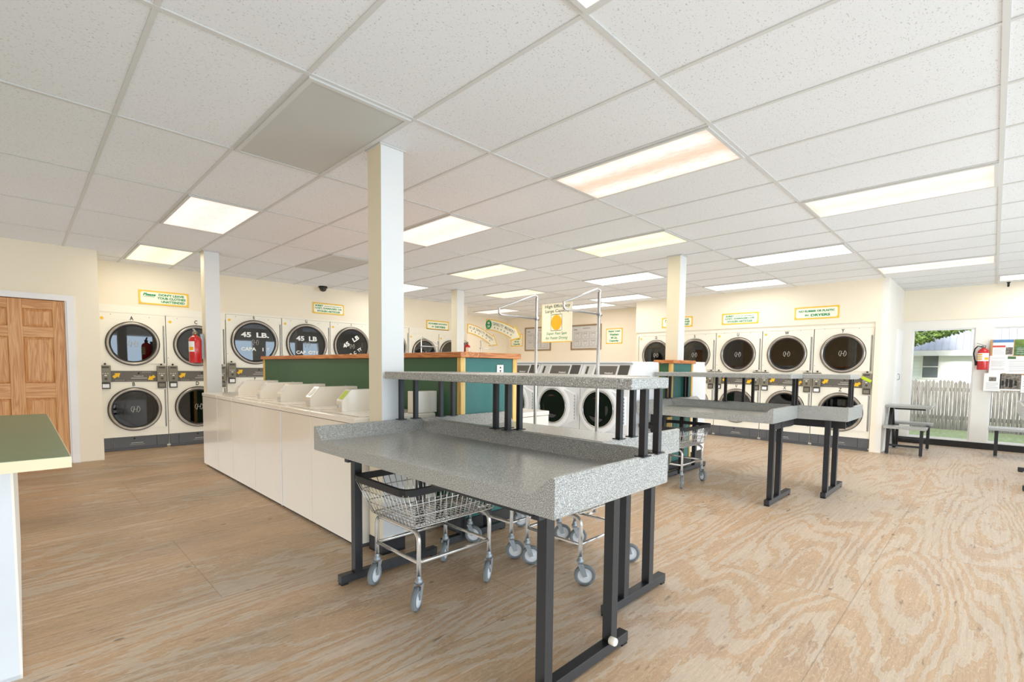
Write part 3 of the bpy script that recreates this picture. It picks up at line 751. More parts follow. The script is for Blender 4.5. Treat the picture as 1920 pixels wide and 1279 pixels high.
for lab, y0, y1, z0, z1 in (('brown framed instruction chart left of the hanging smiley sign', 8.676, 9.65, 1.74, 2.40), ('brown framed instruction chart behind the pole, right of the hanging smiley sign', 7.03, 7.985, 1.74, 2.385)):
    w, h = y1-y0, z1-z0
    t = thing('framed_chart', lab, 'framed chart', (XB, (y0+y1)/2, (z0+z1)/2), -pi/2, 'framed instruction charts')
    q = .035; g = MB(); g.box(-w/2, w/2, -.02, 0, -h/2, -h/2+q); g.box(-w/2, w/2, -.02, 0, h/2-q, h/2); g.box(-w/2, -w/2+q, -.02, 0, -h/2+q, h/2-q); g.box(w/2-q, w/2, -.02, 0, -h/2+q, h/2-q)
    g.build('chart_frame', M['frameb'], t); MB().box(-w/2+q, w/2-q, -.006, 0, -h/2+q, h/2-q).build('chart_sheet', M['flgrey'], t)
    g = MB()
    for a in range(3):
        for b_ in range(2):
            x0 = -w/2+.10+a*(w-.2)/3; z0_ = -h/2+.09+b_*(h-.25)/2; ww = (w-.2)/3-.03; hh = (h-.25)/2-.03
            for f_ in ((x0, x0+ww, z0_, z0_+.004), (x0, x0+ww, z0_+hh, z0_+hh+.004), (x0, x0+.004, z0_, z0_+hh), (x0+ww, x0+ww+.004, z0_, z0_+hh)): g.box(f_[0], f_[1], -.0075, -.006, f_[2], f_[3])
            g.tube([(x0+ww/2+.05*cos(v*pi/8), -.007, z0_+hh*.5+.05*sin(v*pi/8)) for v in range(16)], .002, 4, closed=True)
            g.box(x0+.03, x0+ww-.05, -.0075, -.006, z0_+hh-.035, z0_+hh-.028)
    g.box(-w/2+.09, -w/2+.2, -.0075, -.006, h/2-.13, h/2-.115); g.box(-.1, .14, -.0075, -.006, h/2-.10, h/2-.09)
    g.build('chart_drawing', M['panel'], t)
# hanging washer signs
def wires(g, pts, top):
    for p in pts: g.tube([p, (p[0], p[1], top)], .0008, 4)
t = thing('hanging_sign', 'square hanging sign reading High Efficiency Large Capacity, Super Fast Spin for Faster Drying', 'sign', (7.6, 6.30, 2.18), -pi/2)
hw, hh = .385, .385
MB().box(-hw, hw, 0, .02, -hh, hh, .002).build('sign_board', M['signc'], t)
g = MB(); g.box(-hw, hw, -.001, .021, -hh-.012, -hh+.004); g.box(-hw-.008, -hw+.002, -.001, .021, -hh, hh); g.build('sign_edging', M['signy'], t)
g = MB(); fx = (1, 0, 0); fz = (0, 0, 1)
g.text('High Efficiency', .07, (0.02, -.002, .315), fx, fz, .006, width=.64, height=.078); g.text('Large Capacity', .07, (0.02, -.002, .222), fx, fz, .006, width=.62, height=.078)
g.build('black_lettering', M['dkgreen'], t)
g = MB(); g.text('Super Fast Spin', .07, (0, -.002, -.225), fx, fz, .004, width=.52, height=.070, shear=.2); g.text('for Faster Drying', .07, (0, -.002, -.315), fx, fz, .004, width=.56, height=.070, shear=.2)
g.build('green_lettering', M['green'], t)
g = MB(); g.lathe([(0, -.004), (.135, -.004), (.135, 0)], (0, 0, 0), 'y', 36, smooth=False)
for v in g.bm.verts: v.co.z = v.co.z*1.12
g.build('yellow_disc', M['sunny'], t)
g = MB(); g.box(-.14, .14, -.003, 0, .155, .163); g.box(-.15, .13, -.003, 0, -.165, -.157); g.box(-.144, -.138, -.002, 0, -.16, .16); g.box(.138, .144, -.002, 0, -.16, .16); g.build('outline_print', M['ink'], t)
g = MB(); wires(g, [(-.3, .01, hh), (.3, .01, hh)], CEIL-2.18); g.build('hanging_wire', M['zinc'], t)
def arrow_sign(loc, rz, Lx, drop, label, burst, wire_top=None):
    """curved arrow: starts top left, bends down to a point at lower right; local x to the right, face to -y"""
    t = thing('arrow_sign', label, 'sign', loc, rz)
    th = drop
    def ctr(u): return (-Lx/2+u*Lx*.80, drop*(.30-.62*max(u, 0)**1.7))
    def nrm(u):
        a = ctr(u-.01); b_ = ctr(u+.01); d = Vector((b_[0]-a[0], b_[1]-a[1])).normalized(); return Vector((-d.y, d.x)), d
    hw = .115*Lx
    def outline(w_, hd, cut=0.):
        up, lo = [], []
        for k in range(13):
            u = cut*.03+k/12*(1-cut*.02); c = Vector(ctr(u)); n, d = nrm(u)
            up.append(c+n*w_); lo.append(c-n*w_)
        c = Vector(ctr(1.)); n, d = nrm(1.)
        tip = c+d*hd; return [tuple(v) for v in up+[c+n*(w_*1.5), tip, c-n*(w_*1.5)]+lo[::-1]]
    g = MB(); g.prism(outline(hw, .25*Lx), 1, 0, .012); g.build('arrow_board', M['signy'], t)
    g = MB(); g.prism(outline(hw*.84, .21*Lx, 1.), 1, -.003, .001); g.build('arrow_face', M['signc'], t)
    g = MB(); s_ = 'CAPACITY WASHERS' if burst else '45 LB CAPACITY WASHERS'
    u0 = .26 if burst else .06; u1 = 1.05; n_ = len(s_)
    for k, ch in enumerate(s_):
        if ch == ' ': continue
        u = u0+(u1-u0)*(k+.5)/n_; c = Vector(ctr(u)); n, d = nrm(u); c = c+n*hw*.28
        g.text(ch, .05, (c.x, -.0045, c.y), (d.x, 0, d.y), (n.x, 0, n.y), .03, height=hw*.52)
    g.build('arrow_lettering', M['dkgreen'], t)
    g = MB()
    for k in range(6):
        u = u0+.03+(u1-u0-.05)*(k+.5)/6; c = Vector(ctr(u)); n, d = nrm(u); c = c-n*hw*.38
        g.lathe([(0, -.0045), (hw*.17, -.0045), (hw*.17, -.002)], (c.x, 0, c.y), 'y', 12, smooth=False)
    g.build('arrow_dots', M['faint'], t)
    if burst:
        g = MB(); c = Vector(ctr(.11)); R0 = hw*.90
        pts = [(c.x+(R0 if k % 2 else R0*.84)*cos(k*pi/16), c.y+(R0 if k % 2 else R0*.84)*sin(k*pi/16)) for k in range(32)]
        g.prism(pts, 1, -.006, -.002); bu = g.build('green_burst', M['green'], t)
        g = MB(); g.text('45', .05, (c.x, -.0075, c.y+hw*.3), (1, 0, 0), (0, 0, 1), .03, width=hw*.6, height=hw*.42); g.text('LB', .05, (c.x, -.0075, c.y-hw*.3), (1, 0, 0), (0, 0, 1), .03, width=hw*.6, height=hw*.36); g.build('burst_lettering', M['signc'], bu)
    if wire_top:
        g = MB(); a = ctr(.12); b_ = ctr(.72); wires(g, [(a[0], .006, a[1]+hw*.95), (b_[0], .006, b_[1]+hw*.95)], wire_top); g.build('hanging_wire', M['zinc'], t)
    return t
arrow_sign((7.7, 7.96, 2.145), -pi/2, 1.10, .38, 'hanging curved arrow sign with a green burst reading capacity washers', True, CEIL-2.115)
arrow_sign((9.27, YB-.016, 2.19), 0, 1.12, .46, 'curved arrow sign flat on the recessed wall at the back', False)

# dome camera
t = thing('dome_camera', 'small black dome security camera under the ceiling by the left wall', 'security camera', (3.95, 8.80, CEIL))
g = MB(); g.lathe([(0, 0), (.075, 0), (.078, -.02), (.070, -.035), (0, -.035)], n=24); g.build('camera_mount', M['rubber'], t)
g = MB(); g.lathe([(.064, -.035), (.060, -.06), (.045, -.082), (.02, -.094), (0, -.096)], n=24); g.build('camera_dome', M['bglass'], t)

# ------------------------------------------------------------------ fire extinguishers
def extinguisher(loc, rz, label, s=1., hose=True):
    """wall at local +y; hangs with its bottom at loc.z"""
    t = thing('fire_extinguisher', label, 'fire extinguisher', loc, rz, 'red wall fire extinguishers')
    g = MB(); g.lathe([(0, 0), (.066, 0), (.070, .012), (.070, .285), (.062, .315), (.040, .338), (.024, .345), (.022, .36), (0, .36)], (0, -.09, 0), n=28); g.build('cylinder_body', M['red'], t)
    g = MB(); n = 14
    a0, a1 = radians(200), radians(340)
    for z0, z1 in ((.14, .27),):
        A = [g.bm.verts.new((.0712*cos(a0+(a1-a0)*k/n), -.09+.0712*sin(a0+(a1-a0)*k/n), z0)) for k in range(n+1)]
        B = [g.bm.verts.new((v.co.x, v.co.y, z1)) for v in A]
        for k in range(n): g.bm.faces.new((A[k], A[k+1], B[k+1], B[k]))
    g.build('label', M['paper'], t)
    g = MB(); A = []
    for z0, z1, b0, b1 in ((.165, .182, 205, 262), (.20, .217, 205, 262), (.235, .255, 205, 262), (.16, .20, 285, 330)):
        A = [g.bm.verts.new((.0718*cos(radians(b0+(b1-b0)*k/8)), -.09+.0718*sin(radians(b0+(b1-b0)*k/8)), z0)) for k in range(9)]
        B = [g.bm.verts.new((v.co.x, v.co.y, z1)) for v in A]
        for k in range(8): g.bm.faces.new((A[k], A[k+1], B[k+1], B[k]))
    g.build('label_print', M['sunny'], t)
    g = MB(); g.lathe([(.022, .355), (.026, .36), (.026, .385), (.016, .395), (0, .395)], (0, -.09, 0), n=16); g.build('valve', M['brass'], t)
    g = MB(); g.bar((.03, -.09, .39), (-.085, -.09, .435), .022, .008); g.bar((.02, -.09, .385), (-.08, -.09, .385), .022, .008); g.lathe([(0, -.025), (.02, -.025), (.02, -.018), (0, -.016)], (.0, -.09, .375), 'y', 14); g.build('handle', M['zinc'], t)
    if hose:
        g = MB(); g.tube([(-.02, -.09, .375), (-.07, -.09, .385), (-.105, -.085, .34), (-.115, -.08, .26), (-.10, -.08, .17), (-.085, -.08, .12)], .010, 8); g.tube([(-.085, -.08, .14), (-.080, -.08, .07)], .016, 8); g.build('hose', M['rubber'], t)
    g = MB(); g.box(-.018, .018, -.035, .0005, .05, .37); g.build('wall_bracket', M['zinc'], t)
    return t
extinguisher((1.680, 7.255, 1.285), -pi/2, 'red fire extinguisher hanging on the side of the far left column', hose=False)
extinguisher((XW-.001, .135, 1.315), -pi/2, 'red fire extinguisher with black hose between the two windows')
extinguisher((7.43, YDR+.002, 1.45), 0, 'distant fire extinguisher mostly hidden behind the far column')

# ------------------------------------------------------------------ top load washers
WX0, WX1, WH = 1.60, 2.27, .915
seams = [3.08, 3.81, 4.43, 5.125, 5.83, 6.39]
cons = [3.545, 4.125, 4.785, 5.34, 6.05]
wl = ['top load washer nearest the cream column, lime sticker on its coin console', 'second top load washer from the near column', 'middle top load washer of the row', 'fourth top load washer from the near column', 'top load washer at the far end of the row']
for k in range(5):
    y0, y1 = seams[k], seams[k+1]; D = WX1-WX0
    t = thing('top_load_washer', wl[k], 'washing machine', (WX0, y0, 0), 0, 'white top load washers in a row')
    w = y1-y0
    g = MB(); g.box(0, D, .003, w-.003, .03, WH-.045, .006); g.build('washer_cabinet', M['white'], t)
    MB().box(.03, D-.02, .02, w-.02, 0, .03).build('washer_base', M['kick'], t)
    g = MB(); g.box(-.006, D, .002, w-.002, WH-.042, WH, .010, 3); tp = g.build('washer_top', M['white'], t)
    g = MB(); g.box(.05, D-.22, .05, w-.05, WH, WH+.006, .003); g.build('washer_lid', M['white'], tp)
    cy = cons[k]-y0
    def console(g, x0, x1, y, wd):
        g.prism([(x0, WH+.001), (x1, WH+.001), (x1, WH+.172), (x0+.078, WH+.172), (x0, WH+.085)], 1, y, y+wd)
    g = MB(); console(g, .13, .56, cy, .095); c_ = g.build('coin_console', M['white'], t)
    g = MB()
    def slant(u, off): return (.13+.078*u - off*.74, WH+.085+.087*u+off*.67)
    a0, a1 = slant(.15, .003), slant(.85, .003); b0, b1 = slant(.15, 0), slant(.85, 0)
    g.prism([b0, a0, a1, b1], 1, cy+.015, cy+.08); g.build('console_sticker', M['lime'] if k == 0 else M['flgrey'], c_)
    g = MB(); g.box(.118, .131, cy+.03, cy+.065, WH+.03, WH+.055, .002); g.build('coin_slide', M['flgrey'], c_)
    g = MB(); g.box(.46, .475, cy+.03, cy+.05, WH+.172, WH+.178); g.build('console_screw', M['zinc'], c_)
    if k == 2:
        MB().box(-.004, .02, .0, .014, .03, WH-.05, .002).build('white_filler_strip', M['flwhite'], t)
    if k == 0:
        g = MB(); g.box(.49, .70, .03, .12, WH+.001, WH+.168, .004); g.build('rear_console', M['white'], t)
t = thing('end_cabinet', 'plain white cabinet closing the far end of the top load washer row', 'cabinet', (WX0, 6.392, 0))
g = MB(); g.box(0, .67, .003, .628, .03, WH-.045, .006); g.build('cabinet_body', M['white'], t)
g = MB(); g.box(-.006, .67, .002, .63, WH-.042, WH, .010, 3); g.build('cabinet_top', M['white'], t)
MB().box(.03, .65, .02, .61, 0, .03).build('cabinet_base', M['kick'], t)

# ------------------------------------------------------------------ green partitions
def partition(x0, x1, y0, y1, label):
    h = 1.385
    t = thing('partition_wall', label, 'partition', ((x0+x1)/2, (y0+y1)/2, 0), 0, 'green partitions between machine rows')
    w, d = (x1-x0)/2, (y1-y0)/2; p = .035
    MB().box(-w+.004, w-.004, -d+.004, d-.004, .0, h-.045).build('partition_core', M['pgreen'], t)
    MB().box(-w+p, w-p, -d-.001, -d+.02, .0, h-.045).build('end_panel', M['pteal'], t)
    for sx in (-1, 1):
        for sy in (-1, 1):
            g = MB(); xa, xb = (-w-.008, -w+p+.004) if sx < 0 else (w-p-.004, w+.008); ya, yb = (-d-.010, -d+p) if sy < 0 else (d-p, d+.010)
            g.box(xa, xb, ya, yb, .0, h-.042, .003); g.build('corner_post', M['post'], t)
    g = MB(); g.box(-w-.03, -w+.16, -d-.035, d+.03, h-.042, h, .004); g.box(-w+.16, w+.03, -d+.16, d+.03, h-.042, h-.001); g.build('wood_cap', M['cap'], t)
    g = MB(); g.box(-w+.16, w+.03, -d-.035, -d+.16, h-.042, h, .004); g.build('cap_end', M['capx'], t)
    g = MB(); g.box(-w-.012, w+.012, -d-.014, d, 0, .10); g.build('kick_base', M['base'], t)
    return t, w, d
t, w, d = partition(2.335, 2.925, 2.86, 7.05, 'long green partition with orange wood cap behind the top load washers')
g = MB(); g.box(.075, .147, -d-.008, -d, 1.215, 1.262+.03, .003); o = g.build('outlet_plate', M['white'], t)
g = MB(); g.box(.104, .118, -d-.010, -d-.008, 1.235, 1.25); g.box(.104, .118, -d-.010, -d-.008, 1.262, 1.277); g.build('socket', M['kick'], o)
partition(5.70, 6.285, 2.86, 3.06, 'short green and teal partition end wall beyond the front load washers')

t = thing('top_load_washer', 'white washer beyond the long green partition, only its top and end showing', 'washing machine', (2.945, 2.87, 0))
g = MB(); g.box(0, .43, 0, .64, .03, .84, .006); g.build('washer_cabinet', M['white'], t)
g = MB(); g.box(0, .436, -.002, .642, .843, .882, .008, 3); g.build('washer_top', M['white'], t)
MB().box(.02, .41, .02, .62, 0, .03).build('washer_base', M['kick'], t)

# ------------------------------------------------------------------ front load washers
def front_loader(loc, rz, label, group, w=.68, D=.655, H=1.352):
    """face to local -y"""
    t = thing('front_load_washer', label, 'washing machine', loc, rz, group)
    g = MB(); g.box(.004, w-.004, 0, D, .15, H-.165, .006); g.build('washer_cabinet', M['flwhite'], t)
    MB().box(.02, w-.02, .03, D-.02, 0, .15).build('plinth', M['base'], t)
    MB().box(.006, w-.006, -.004, .004, .16, .535, .002).build('lower_panel', M['flgrey'], t)
    # sloping control head
    g = MB(); g.prism([(-.004, H-.165), (D, H-.165), (D, H-.02), (.085, H-.02), (.06, H-.035)], 0, .004, w-.004); hd = g.build('control_head', M['flwhite'], t)
    MB().box(.003, w-.003, .05, D, H-.022, H, .006).build('washer_top', M['flwhite'], t)
    def fp(x0, x1, u0, u1, off, nm, m, par):
        def P(u, o): return (-.004+.064*u-o*.9, H-.165+.130*u+o*.44)
        g = MB(); g.prism([P(u0, 0), P(u0, off), P(u1, off), P(u1, 0)], 0, x0, x1); return g.build(nm, m, par)
    dp = fp(.20, .49, .10, .86, .004, 'display_panel', M['panel'], hd)
    fp(.52, .65, .06, .92, .006, 'coin_panel', M['coind'], hd); fp(.05, .17, .06, .90, .003, 'soap_drawer', M['flgrey'], hd)
    fp(.07, .10, .12, .80, .006, 'soap_slot', M['coind'], hd)
    g = MB(); a = Vector((-.9, .44)).normalized()
    o = (-.004+.064*.22-.0055*.9, H-.165+.130*.22+.0055*.44)
    g.text('Huebsch', .032, (.40, o[0], o[1]), (1, 0, 0), (0, .44, .9), .02); g.build('brand_lettering', M['whiteink'], dp)
    cx, cz, R = w*.47, .80, .275
    # door: round on the left, wedge toward the handle side
    g = MB()
    A = [(cx+R*cos(a_), cz+R*sin(a_)) for a_ in [radians(v) for v in range(52, 309, 8)]]
    poly = A+[(w-.03, cz-.16), (w-.03, cz+.16)]
    g.prism(poly, 1, -.075, -.002); dr = g.build('washer_door', M['flwhite'], t)
    g = MB(); g.lathe([(R, -.070), (R-.012, -.087), (R-.05, -.093), (R-.062, -.080)], (cx, 0, cz), 'y', 48); g.build('door_rim', M['flwhite'], dr)
    g = MB(); g.lathe([(R-.058, -.086), (R-.075, -.078), (R-.14, -.095), (0, -.108)], (cx, 0, cz), 'y', 48); g.build('porthole_glass', M['bglass'], dr)
    g = MB(); g.lathe([(R-.060, -.090), (R-.066, -.098), (R-.072, -.088)], (cx, 0, cz), 'y', 48); g.build('porthole_ring', M['chrome'], dr)
    g = MB()
    for k in range(8): g.box(w-.0225, w-.0165, -.0762, -.074, cz-.145+k*.038, cz-.118+k*.038)
    g.build('door_handle', M['kick'], dr)
    g = MB(); g.box(.08, .17, -.006, 0, 1.075, 1.090); g.build('number_plate', M['kick'], t)
    return t
GF = 'front load washers facing the wide aisle'
p = front_loader((4.745, 2.868+.682, 0), -pi/2, 'front load washer at the near end of its row, behind the second garment pole', GF)
fl = ['second front load washer from the near end, between the two garment poles', 'third front load washer, half hidden by the yellow partition post', 'fourth front load washer, hidden behind the green partition', 'fifth front load washer, hidden behind the green partition']
for k in range(2): dup(p, (4.745, 2.868+.682*(k+2), 0), -pi/2, fl[k], GF)
front_loader((6.765, 2.868, 0), pi/2, 'white washer on the far side of the second partition, seen from its blank side', None, D=.465, H=1.372)

# ------------------------------------------------------------------ folding tables
def folding_table(x0, x1, y0, y1, side, feet, posts, shelf, label, foot_x, leg_x, knob=False, zt=.915, rail=None):
    """side: +1 when the tall back rim is on the +x edge, -1 when on the -x edge"""
    cx, cy = (x0+x1)/2, (y0+y1)/2
    t = thing('folding_table', label, 'folding table', (cx, cy, 0), 0, 'grey speckled folding tables with raised shelves')
    X = lambda x: x-cx
    Y = lambda y: y-cy
    zb, zs = .775, .838
    r, sl = .020, .085
    e = r+sl
    g = MB(); g.box(X(x0), X(x1), Y(y0)+e, Y(y1)-e, zb, zs)
    # end rims (full section) and the back rim
    for a, dr in ((Y(y0), 1), (Y(y1), -1)):
        g.prism([(a+dr*.004, zb), (a, zb+.005), (a, zt-.006), (a+dr*.006, zt), (a+dr*r, zt), (a+dr*(r+.006), zt-.004), (a+dr*e, zs), (a+dr*e, zb)], 0, X(x0), X(x1))
    xb = X(x1)-.0006 if side > 0 else X(x0)+.0006; dr = -side
    g.prism([(xb, zs-.02), (xb, zt-.0065), (xb+dr*.006, zt-.0006), (xb+dr*r, zt-.0006), (xb+dr*(r+.006), zt-.0046), (xb+dr*(r+sl*.7), zs), (xb+dr*(r+sl*.7), zs-.02)], 1, Y(y0)+.012, Y(y1)-.012)
    g.build('table_top', M['lam'], t)
    g = MB(); sx0, sx1, sy0, sy1 = shelf; g.box(X(sx0), X(sx1), Y(sy0), Y(sy1), 1.190, 1.237, .006); g.build('raised_shelf', M['lam'], t)
    for (px, py) in posts:
        g = MB(); g.box(X(px)-.0135, X(px)+.0135, Y(py)-.0135, Y(py)+.0135, zt+.003, 1.191); g.box(X(px)-.03, X(px)+.03, Y(py)-.022, Y(py)+.022, zt-.001, zt+.004); g.build('shelf_post', M['black'], t)
    lw = .019*1.25
    for fy in feet:
        g = MB(); g.box(X(foot_x[0]), X(foot_x[1]), Y(fy)-.024, Y(fy)+.024, .012, .058, .003)
        for fx in foot_x: g.box(X(fx)-.0+(.004 if fx == foot_x[0] else -.044), X(fx)+(.044 if fx == foot_x[0] else -.004), Y(fy)-.022, Y(fy)+.022, 0, .014)
        f = g.build('foot_bar', M['black'], t)
        for lx in leg_x:
            g = MB(); g.box(X(lx)-lw, X(lx)+lw, Y(fy)-lw, Y(fy)+lw, .056, zb+.001, .002); g.build('table_leg', M['black'], t)
    g = MB(); i = .05
    for fy in feet: g.box(X(x0)+.10, X(x1)-.10, Y(fy)-.02, Y(fy)+.02, zb-.060, zb+.001)
    for xx in ((x1-.22,) if rail is None else (rail,)): g.box(X(xx), X(xx)+.02, Y(min(feet))-.12 if rail else Y(min(feet)), Y(max(feet)), zb-(.055 if rail is None else .085), zb+.001)
    if knob: g.box(X(x0)+.085, X(x0)+.105, Y(feet[0]), Y(feet[0])+.62, zb-.045, zb+.001).box(X(leg_x[0]), X(leg_x[0])+.17, Y(feet[0])-.015, Y(feet[0])+.015, zb-.075, zb+.001).box(X(leg_x[1]), X(x1)-.03, Y(feet[0])-.015, Y(feet[0])+.015, zb-.075, zb+.001)
    g.build('under_frame', M['black'], t)
    if knob:
        g = MB(); g.lathe([(0, -.035), (.014, -.035), (.018, -.030), (.018, -.004), (.012, 0)], (X(leg_x[1])-.03, Y(feet[0])-.02, .075), 'y', 16); g.build('white_end_cap', M['white'], t)
    return t
folding_table(1.212, 1.985, 1.000, 2.845, 1, (1.175, 2.645), [(1.79, 1.012), (1.905, 1.012), (1.953, 2.066), (1.953, 1.967), (1.80, 2.832), (1.915, 2.832)], (1.68, 1.985, 1.005, 2.845),
    'nearest folding table, facing the washers, with a loose white cap on its foot', (1.265, 1.945), (1.375, 1.825), knob=True)
folding_table(1.990, 2.790, 1.335, 2.845, -1, (1.36, 2.72), [(2.14, 1.348), (2.265, 1.348), (2.023, 2.035), (2.023, 1.942), (2.13, 2.832), (2.24, 2.832)], (1.990, 2.36, 1.30, 2.845),
    'folding table standing back to back with the nearest one, toward the front load washers', (2.06, 2.665), (2.23, 2.49))
folding_table(4.87, 5.655, 1.43, 2.845, 1, (1.455, 2.68), [(5.53, 1.442), (5.63, 1.442), (5.620, 2.26), (5.620, 2.16), (5.53, 2.832), (5.62, 2.832)], (5.25, 5.655, 1.395, 2.845),
    'far folding table nearer the front load washers, with a cart beneath it', (4.86, 5.53), (4.95, 5.17))
folding_table(5.66, 6.38, .99, 2.845, -1, (1.155, 2.68), [(5.76, 1.003), (5.85, 1.003), (5.695, 1.99), (5.695, 1.89), (6.02, 2.832), (6.10, 2.832)], (5.66, 6.10, .985, 2.845),
    'far folding table nearer the right hand dryers, back to back with another', (5.58, 6.33), (5.66, 6.02), rail=5.80)
# a folding table outside the frame on the right: only its feet and one corner show
t1 = folding_table(7.52, 9.12, -1.03, -.235, 1, (-.7,), [], (7.6, 9.0, -.75, -.5), 'folding table at the right edge of the photo, only its feet and a corner showing', (7.7, 8.9), (7.8, 8.8))
for c in [q for q in bpy.data.objects if q.parent == t1]:
    if c.name.split('.')[0] in ('raised_shelf', 'foot_bar', 'table_leg', 'under_frame'): bpy.data.objects.remove(c)
cxx, cyy = (7.52+9.12)/2, (-1.03-.235)/2
for fx in (9.0, 7.57):
    g = MB(); g.box(fx-.024-cxx, fx+.024-cxx, -.98-cyy, -.28-cyy, .012, .058, .003); g.box(fx-.022-cxx, fx+.022-cxx, -.33-cyy, -.285-cyy, 0, .014); g.box(fx-.022-cxx, fx+.022-cxx, -.975-cyy, -.93-cyy, 0, .014); g.build('foot_bar', M['black'], t1)
    for yy in (-.42, -.85):
        g = MB(); g.box(fx-.022-cxx, fx+.022-cxx, yy-.022-cyy, yy+.022-cyy, .056, .776); g.build('table_leg', M['black'], t1)

# ------------------------------------------------------------------ laundry carts
def cart(loc, rz, label, group='wire laundry carts', rim='rubber', pole=None, swivel=None):
    """local x = long axis; wheels at +-.25, +-.215"""
    t = thing('laundry_cart', label, 'laundry cart', loc, rz, group)
    ax, ay = .25, .212
    zt, zb = .640, .432
    # frame
    for sy in (-1, 1):
        pass
    for sx in (-1, 1):
        g = MB(); pts = [(sx*ax, -ay, .155), (sx*ax, -ay, .36)] + [(sx*ax, -ay+.045*(1-cos(a)), .36+.045*sin(a)) for a in (pi/6, pi/3, pi/2)]
        pts += [(sx*ax, ay-.045*(1-cos(a)), .36+.045*sin(a)) for a in (pi/2, pi/3, pi/6)] + [(sx*ax, ay, .36), (sx*ax, ay, .155)]
        g.tube(pts, .0125, 10); g.build('frame_hoop', M['chrome'], t)
    g = MB()
    for sy in (-1, 1): g.tube([(-ax, sy*ay, .245), (ax, sy*ay, .245)], .010, 8)
    for sx in (-1, 1): g.tube([(sx*ax, -ay, .243), (sx*ax, ay, .243)], .010, 8)
    g.build('lower_rail', M['chrome'], t)
    # basket
    bx, by, tx, ty = .285, .215, .365, .262
    g = MB(); wr = .0024
    def lerp(s): return bx+(tx-bx)*s, by+(ty-by)*s
    for s_ in (0, .33, .66):
        x, y = lerp(s_); z = zb+(zt-zb)*s_; c = .03
        g.tube([(-x+c, -y, z), (x-c, -y, z), (x, -y+c, z), (x, y-c, z), (x-c, y, z), (-x+c, y, z), (-x, y-c, z), (-x, -y+c, z)], .0034, 6, closed=True)
    nx, ny = 17, 12
    for k in range(nx+1):
        f = -1+2*k/nx
        for sy in (-1, 1): g.tube([(f*bx*.95, sy*by, zb), (f*tx*.95, sy*ty, zt-.012)], wr, 5)
        g.tube([(f*bx*.95, -by, zb), (f*bx*.95, by, zb)], wr, 5)
    for k in range(ny+1):
        f = -1+2*k/ny
        for sx in (-1, 1): g.tube([(sx*bx, f*by*.93, zb), (sx*tx, f*ty*.93, zt-.012)], wr, 5)
        g.tube([(-bx, f*by*.93, zb), (bx, f*by*.93, zb)], wr, 5)
    for sy in (-1, 1): g.tube([(-ax, sy*by*.7, zb-.012), (ax, sy*by*.7, zb-.012)], .006, 6)
    g.build('wire_basket', M['chrome'], t)
    g = MB(); c = .05
    def loop(x, y, z): return [(-x+c, -y, z), (x-c, -y, z), (x-c*.3, -y+c*.3, z), (x, -y+c, z), (x, y-c, z), (x-c*.3, y-c*.3, z), (x-c, y, z), (-x+c, y, z), (-x+c*.3, y-c*.3, z), (-x, y-c, z), (-x, -y+c, z), (-x+c*.3, -y+c*.3, z)]
    O0, O1 = loop(tx+.008, ty+.008, zt-.022), loop(tx+.010, ty+.010, zt+.014); I0, I1 = loop(tx-.010, ty-.010, zt-.022), loop(tx-.012, ty-.012, zt+.014)
    R = [[g.bm.verts.new(p) for p in q] for q in (O0, O1, I1, I0)]; n = len(O0)
    for a in range(4):
        for k in range(n): g.bm.faces.new((R[a][k], R[a][(k+1) % n], R[(a+1) % 4][(k+1) % n], R[(a+1) % 4][k]))
    g.build('basket_rim', M[rim], t)
    # casters
    for k, (sx, sy) in enumerate(((-1, -1), (1, -1), (1, 1), (-1, 1))):
        a = (swivel or (0, 0, 0, 0))[k]
        ca, sa = cos(a), sin(a)
        def P(u, v, z): return (sx*ax+u*ca-v*sa, sy*ay+u*sa+v*ca, z)
        wc = (0.028, 0)
        g = MB(); g.lathe([(.016, .13), (.020, .135), (.022, .150), (.015, .158), (.0125, .175)], (sx*ax, sy*ay, 0), n=14)
        for sv in (-1, 1):
            vs = [P(-.018, sv*.019, .135), P(.018, sv*.019, .135), P(wc[0]+.013, sv*.019, .062), P(wc[0]-.010, sv*.019, .056)]
            vo = [P(-.018, sv*.0225, .135), P(.018, sv*.0225, .135), P(wc[0]+.013, sv*.0225, .062), P(wc[0]-.010, sv*.0225, .056)]
            A = [g.bm.verts.new(p) for p in vs]; B = [g.bm.verts.new(p) for p in vo]
            for i in range(4): g.bm.faces.new((A[i], A[(i+1) % 4], B[(i+1) % 4], B[i]))
            g.bm.faces.new(A); g.bm.faces.new(B)
        cs = g.build('caster', M['zinc'], t)
        g = MB(); g.lathe([(.044, -.013), (.060, -.011), (.0625, -.005), (.0625, .005), (.060, .011), (.044, .013)], (0, 0, 0), 'y', 28, close=True)
        g2 = MB(); g2.lathe([(0, -.016), (.012, -.016), (.018, -.010), (.036, -.007), (.045, -.012), (.045, .012), (.036, .007), (.018, .010), (.012, .016), (0, .016)], (0, 0, 0), 'y', 24)
        for q, nm, m in ((g, 'wheel_tyre', M['tyre']), (g2, 'wheel_hub', M['hub'])):
            for v in q.bm.verts: v.co = Vector(P(wc[0]+v.co.x, v.co.y, .0625+v.co.z))
            q.build(nm, m, cs)
    if pole:
        px, py, top, joint, tipx = pole
        g = MB(); g.tube([(px, py, .245), (px, py, top-.02)], .0125, 10); pl = g.build('garment_pole', M['satin'], t)
        sg = 1 if tipx > px else -1
        g = MB(); g.tube([(px, py, joint), (tipx-sg*.02, py, joint)] + [(tipx-sg*.02+sg*.02*sin(a), py, joint+.02-.02*cos(a)) for a in (pi/4, pi/2, 3*pi/4)] + [(tipx, py, joint+.045), (px+sg*.03, py, top-.004), (px+sg*.010, py, top), (px-sg*.008, py, top-.01), (px-sg*.012, py, top-.05)], .0085, 8)
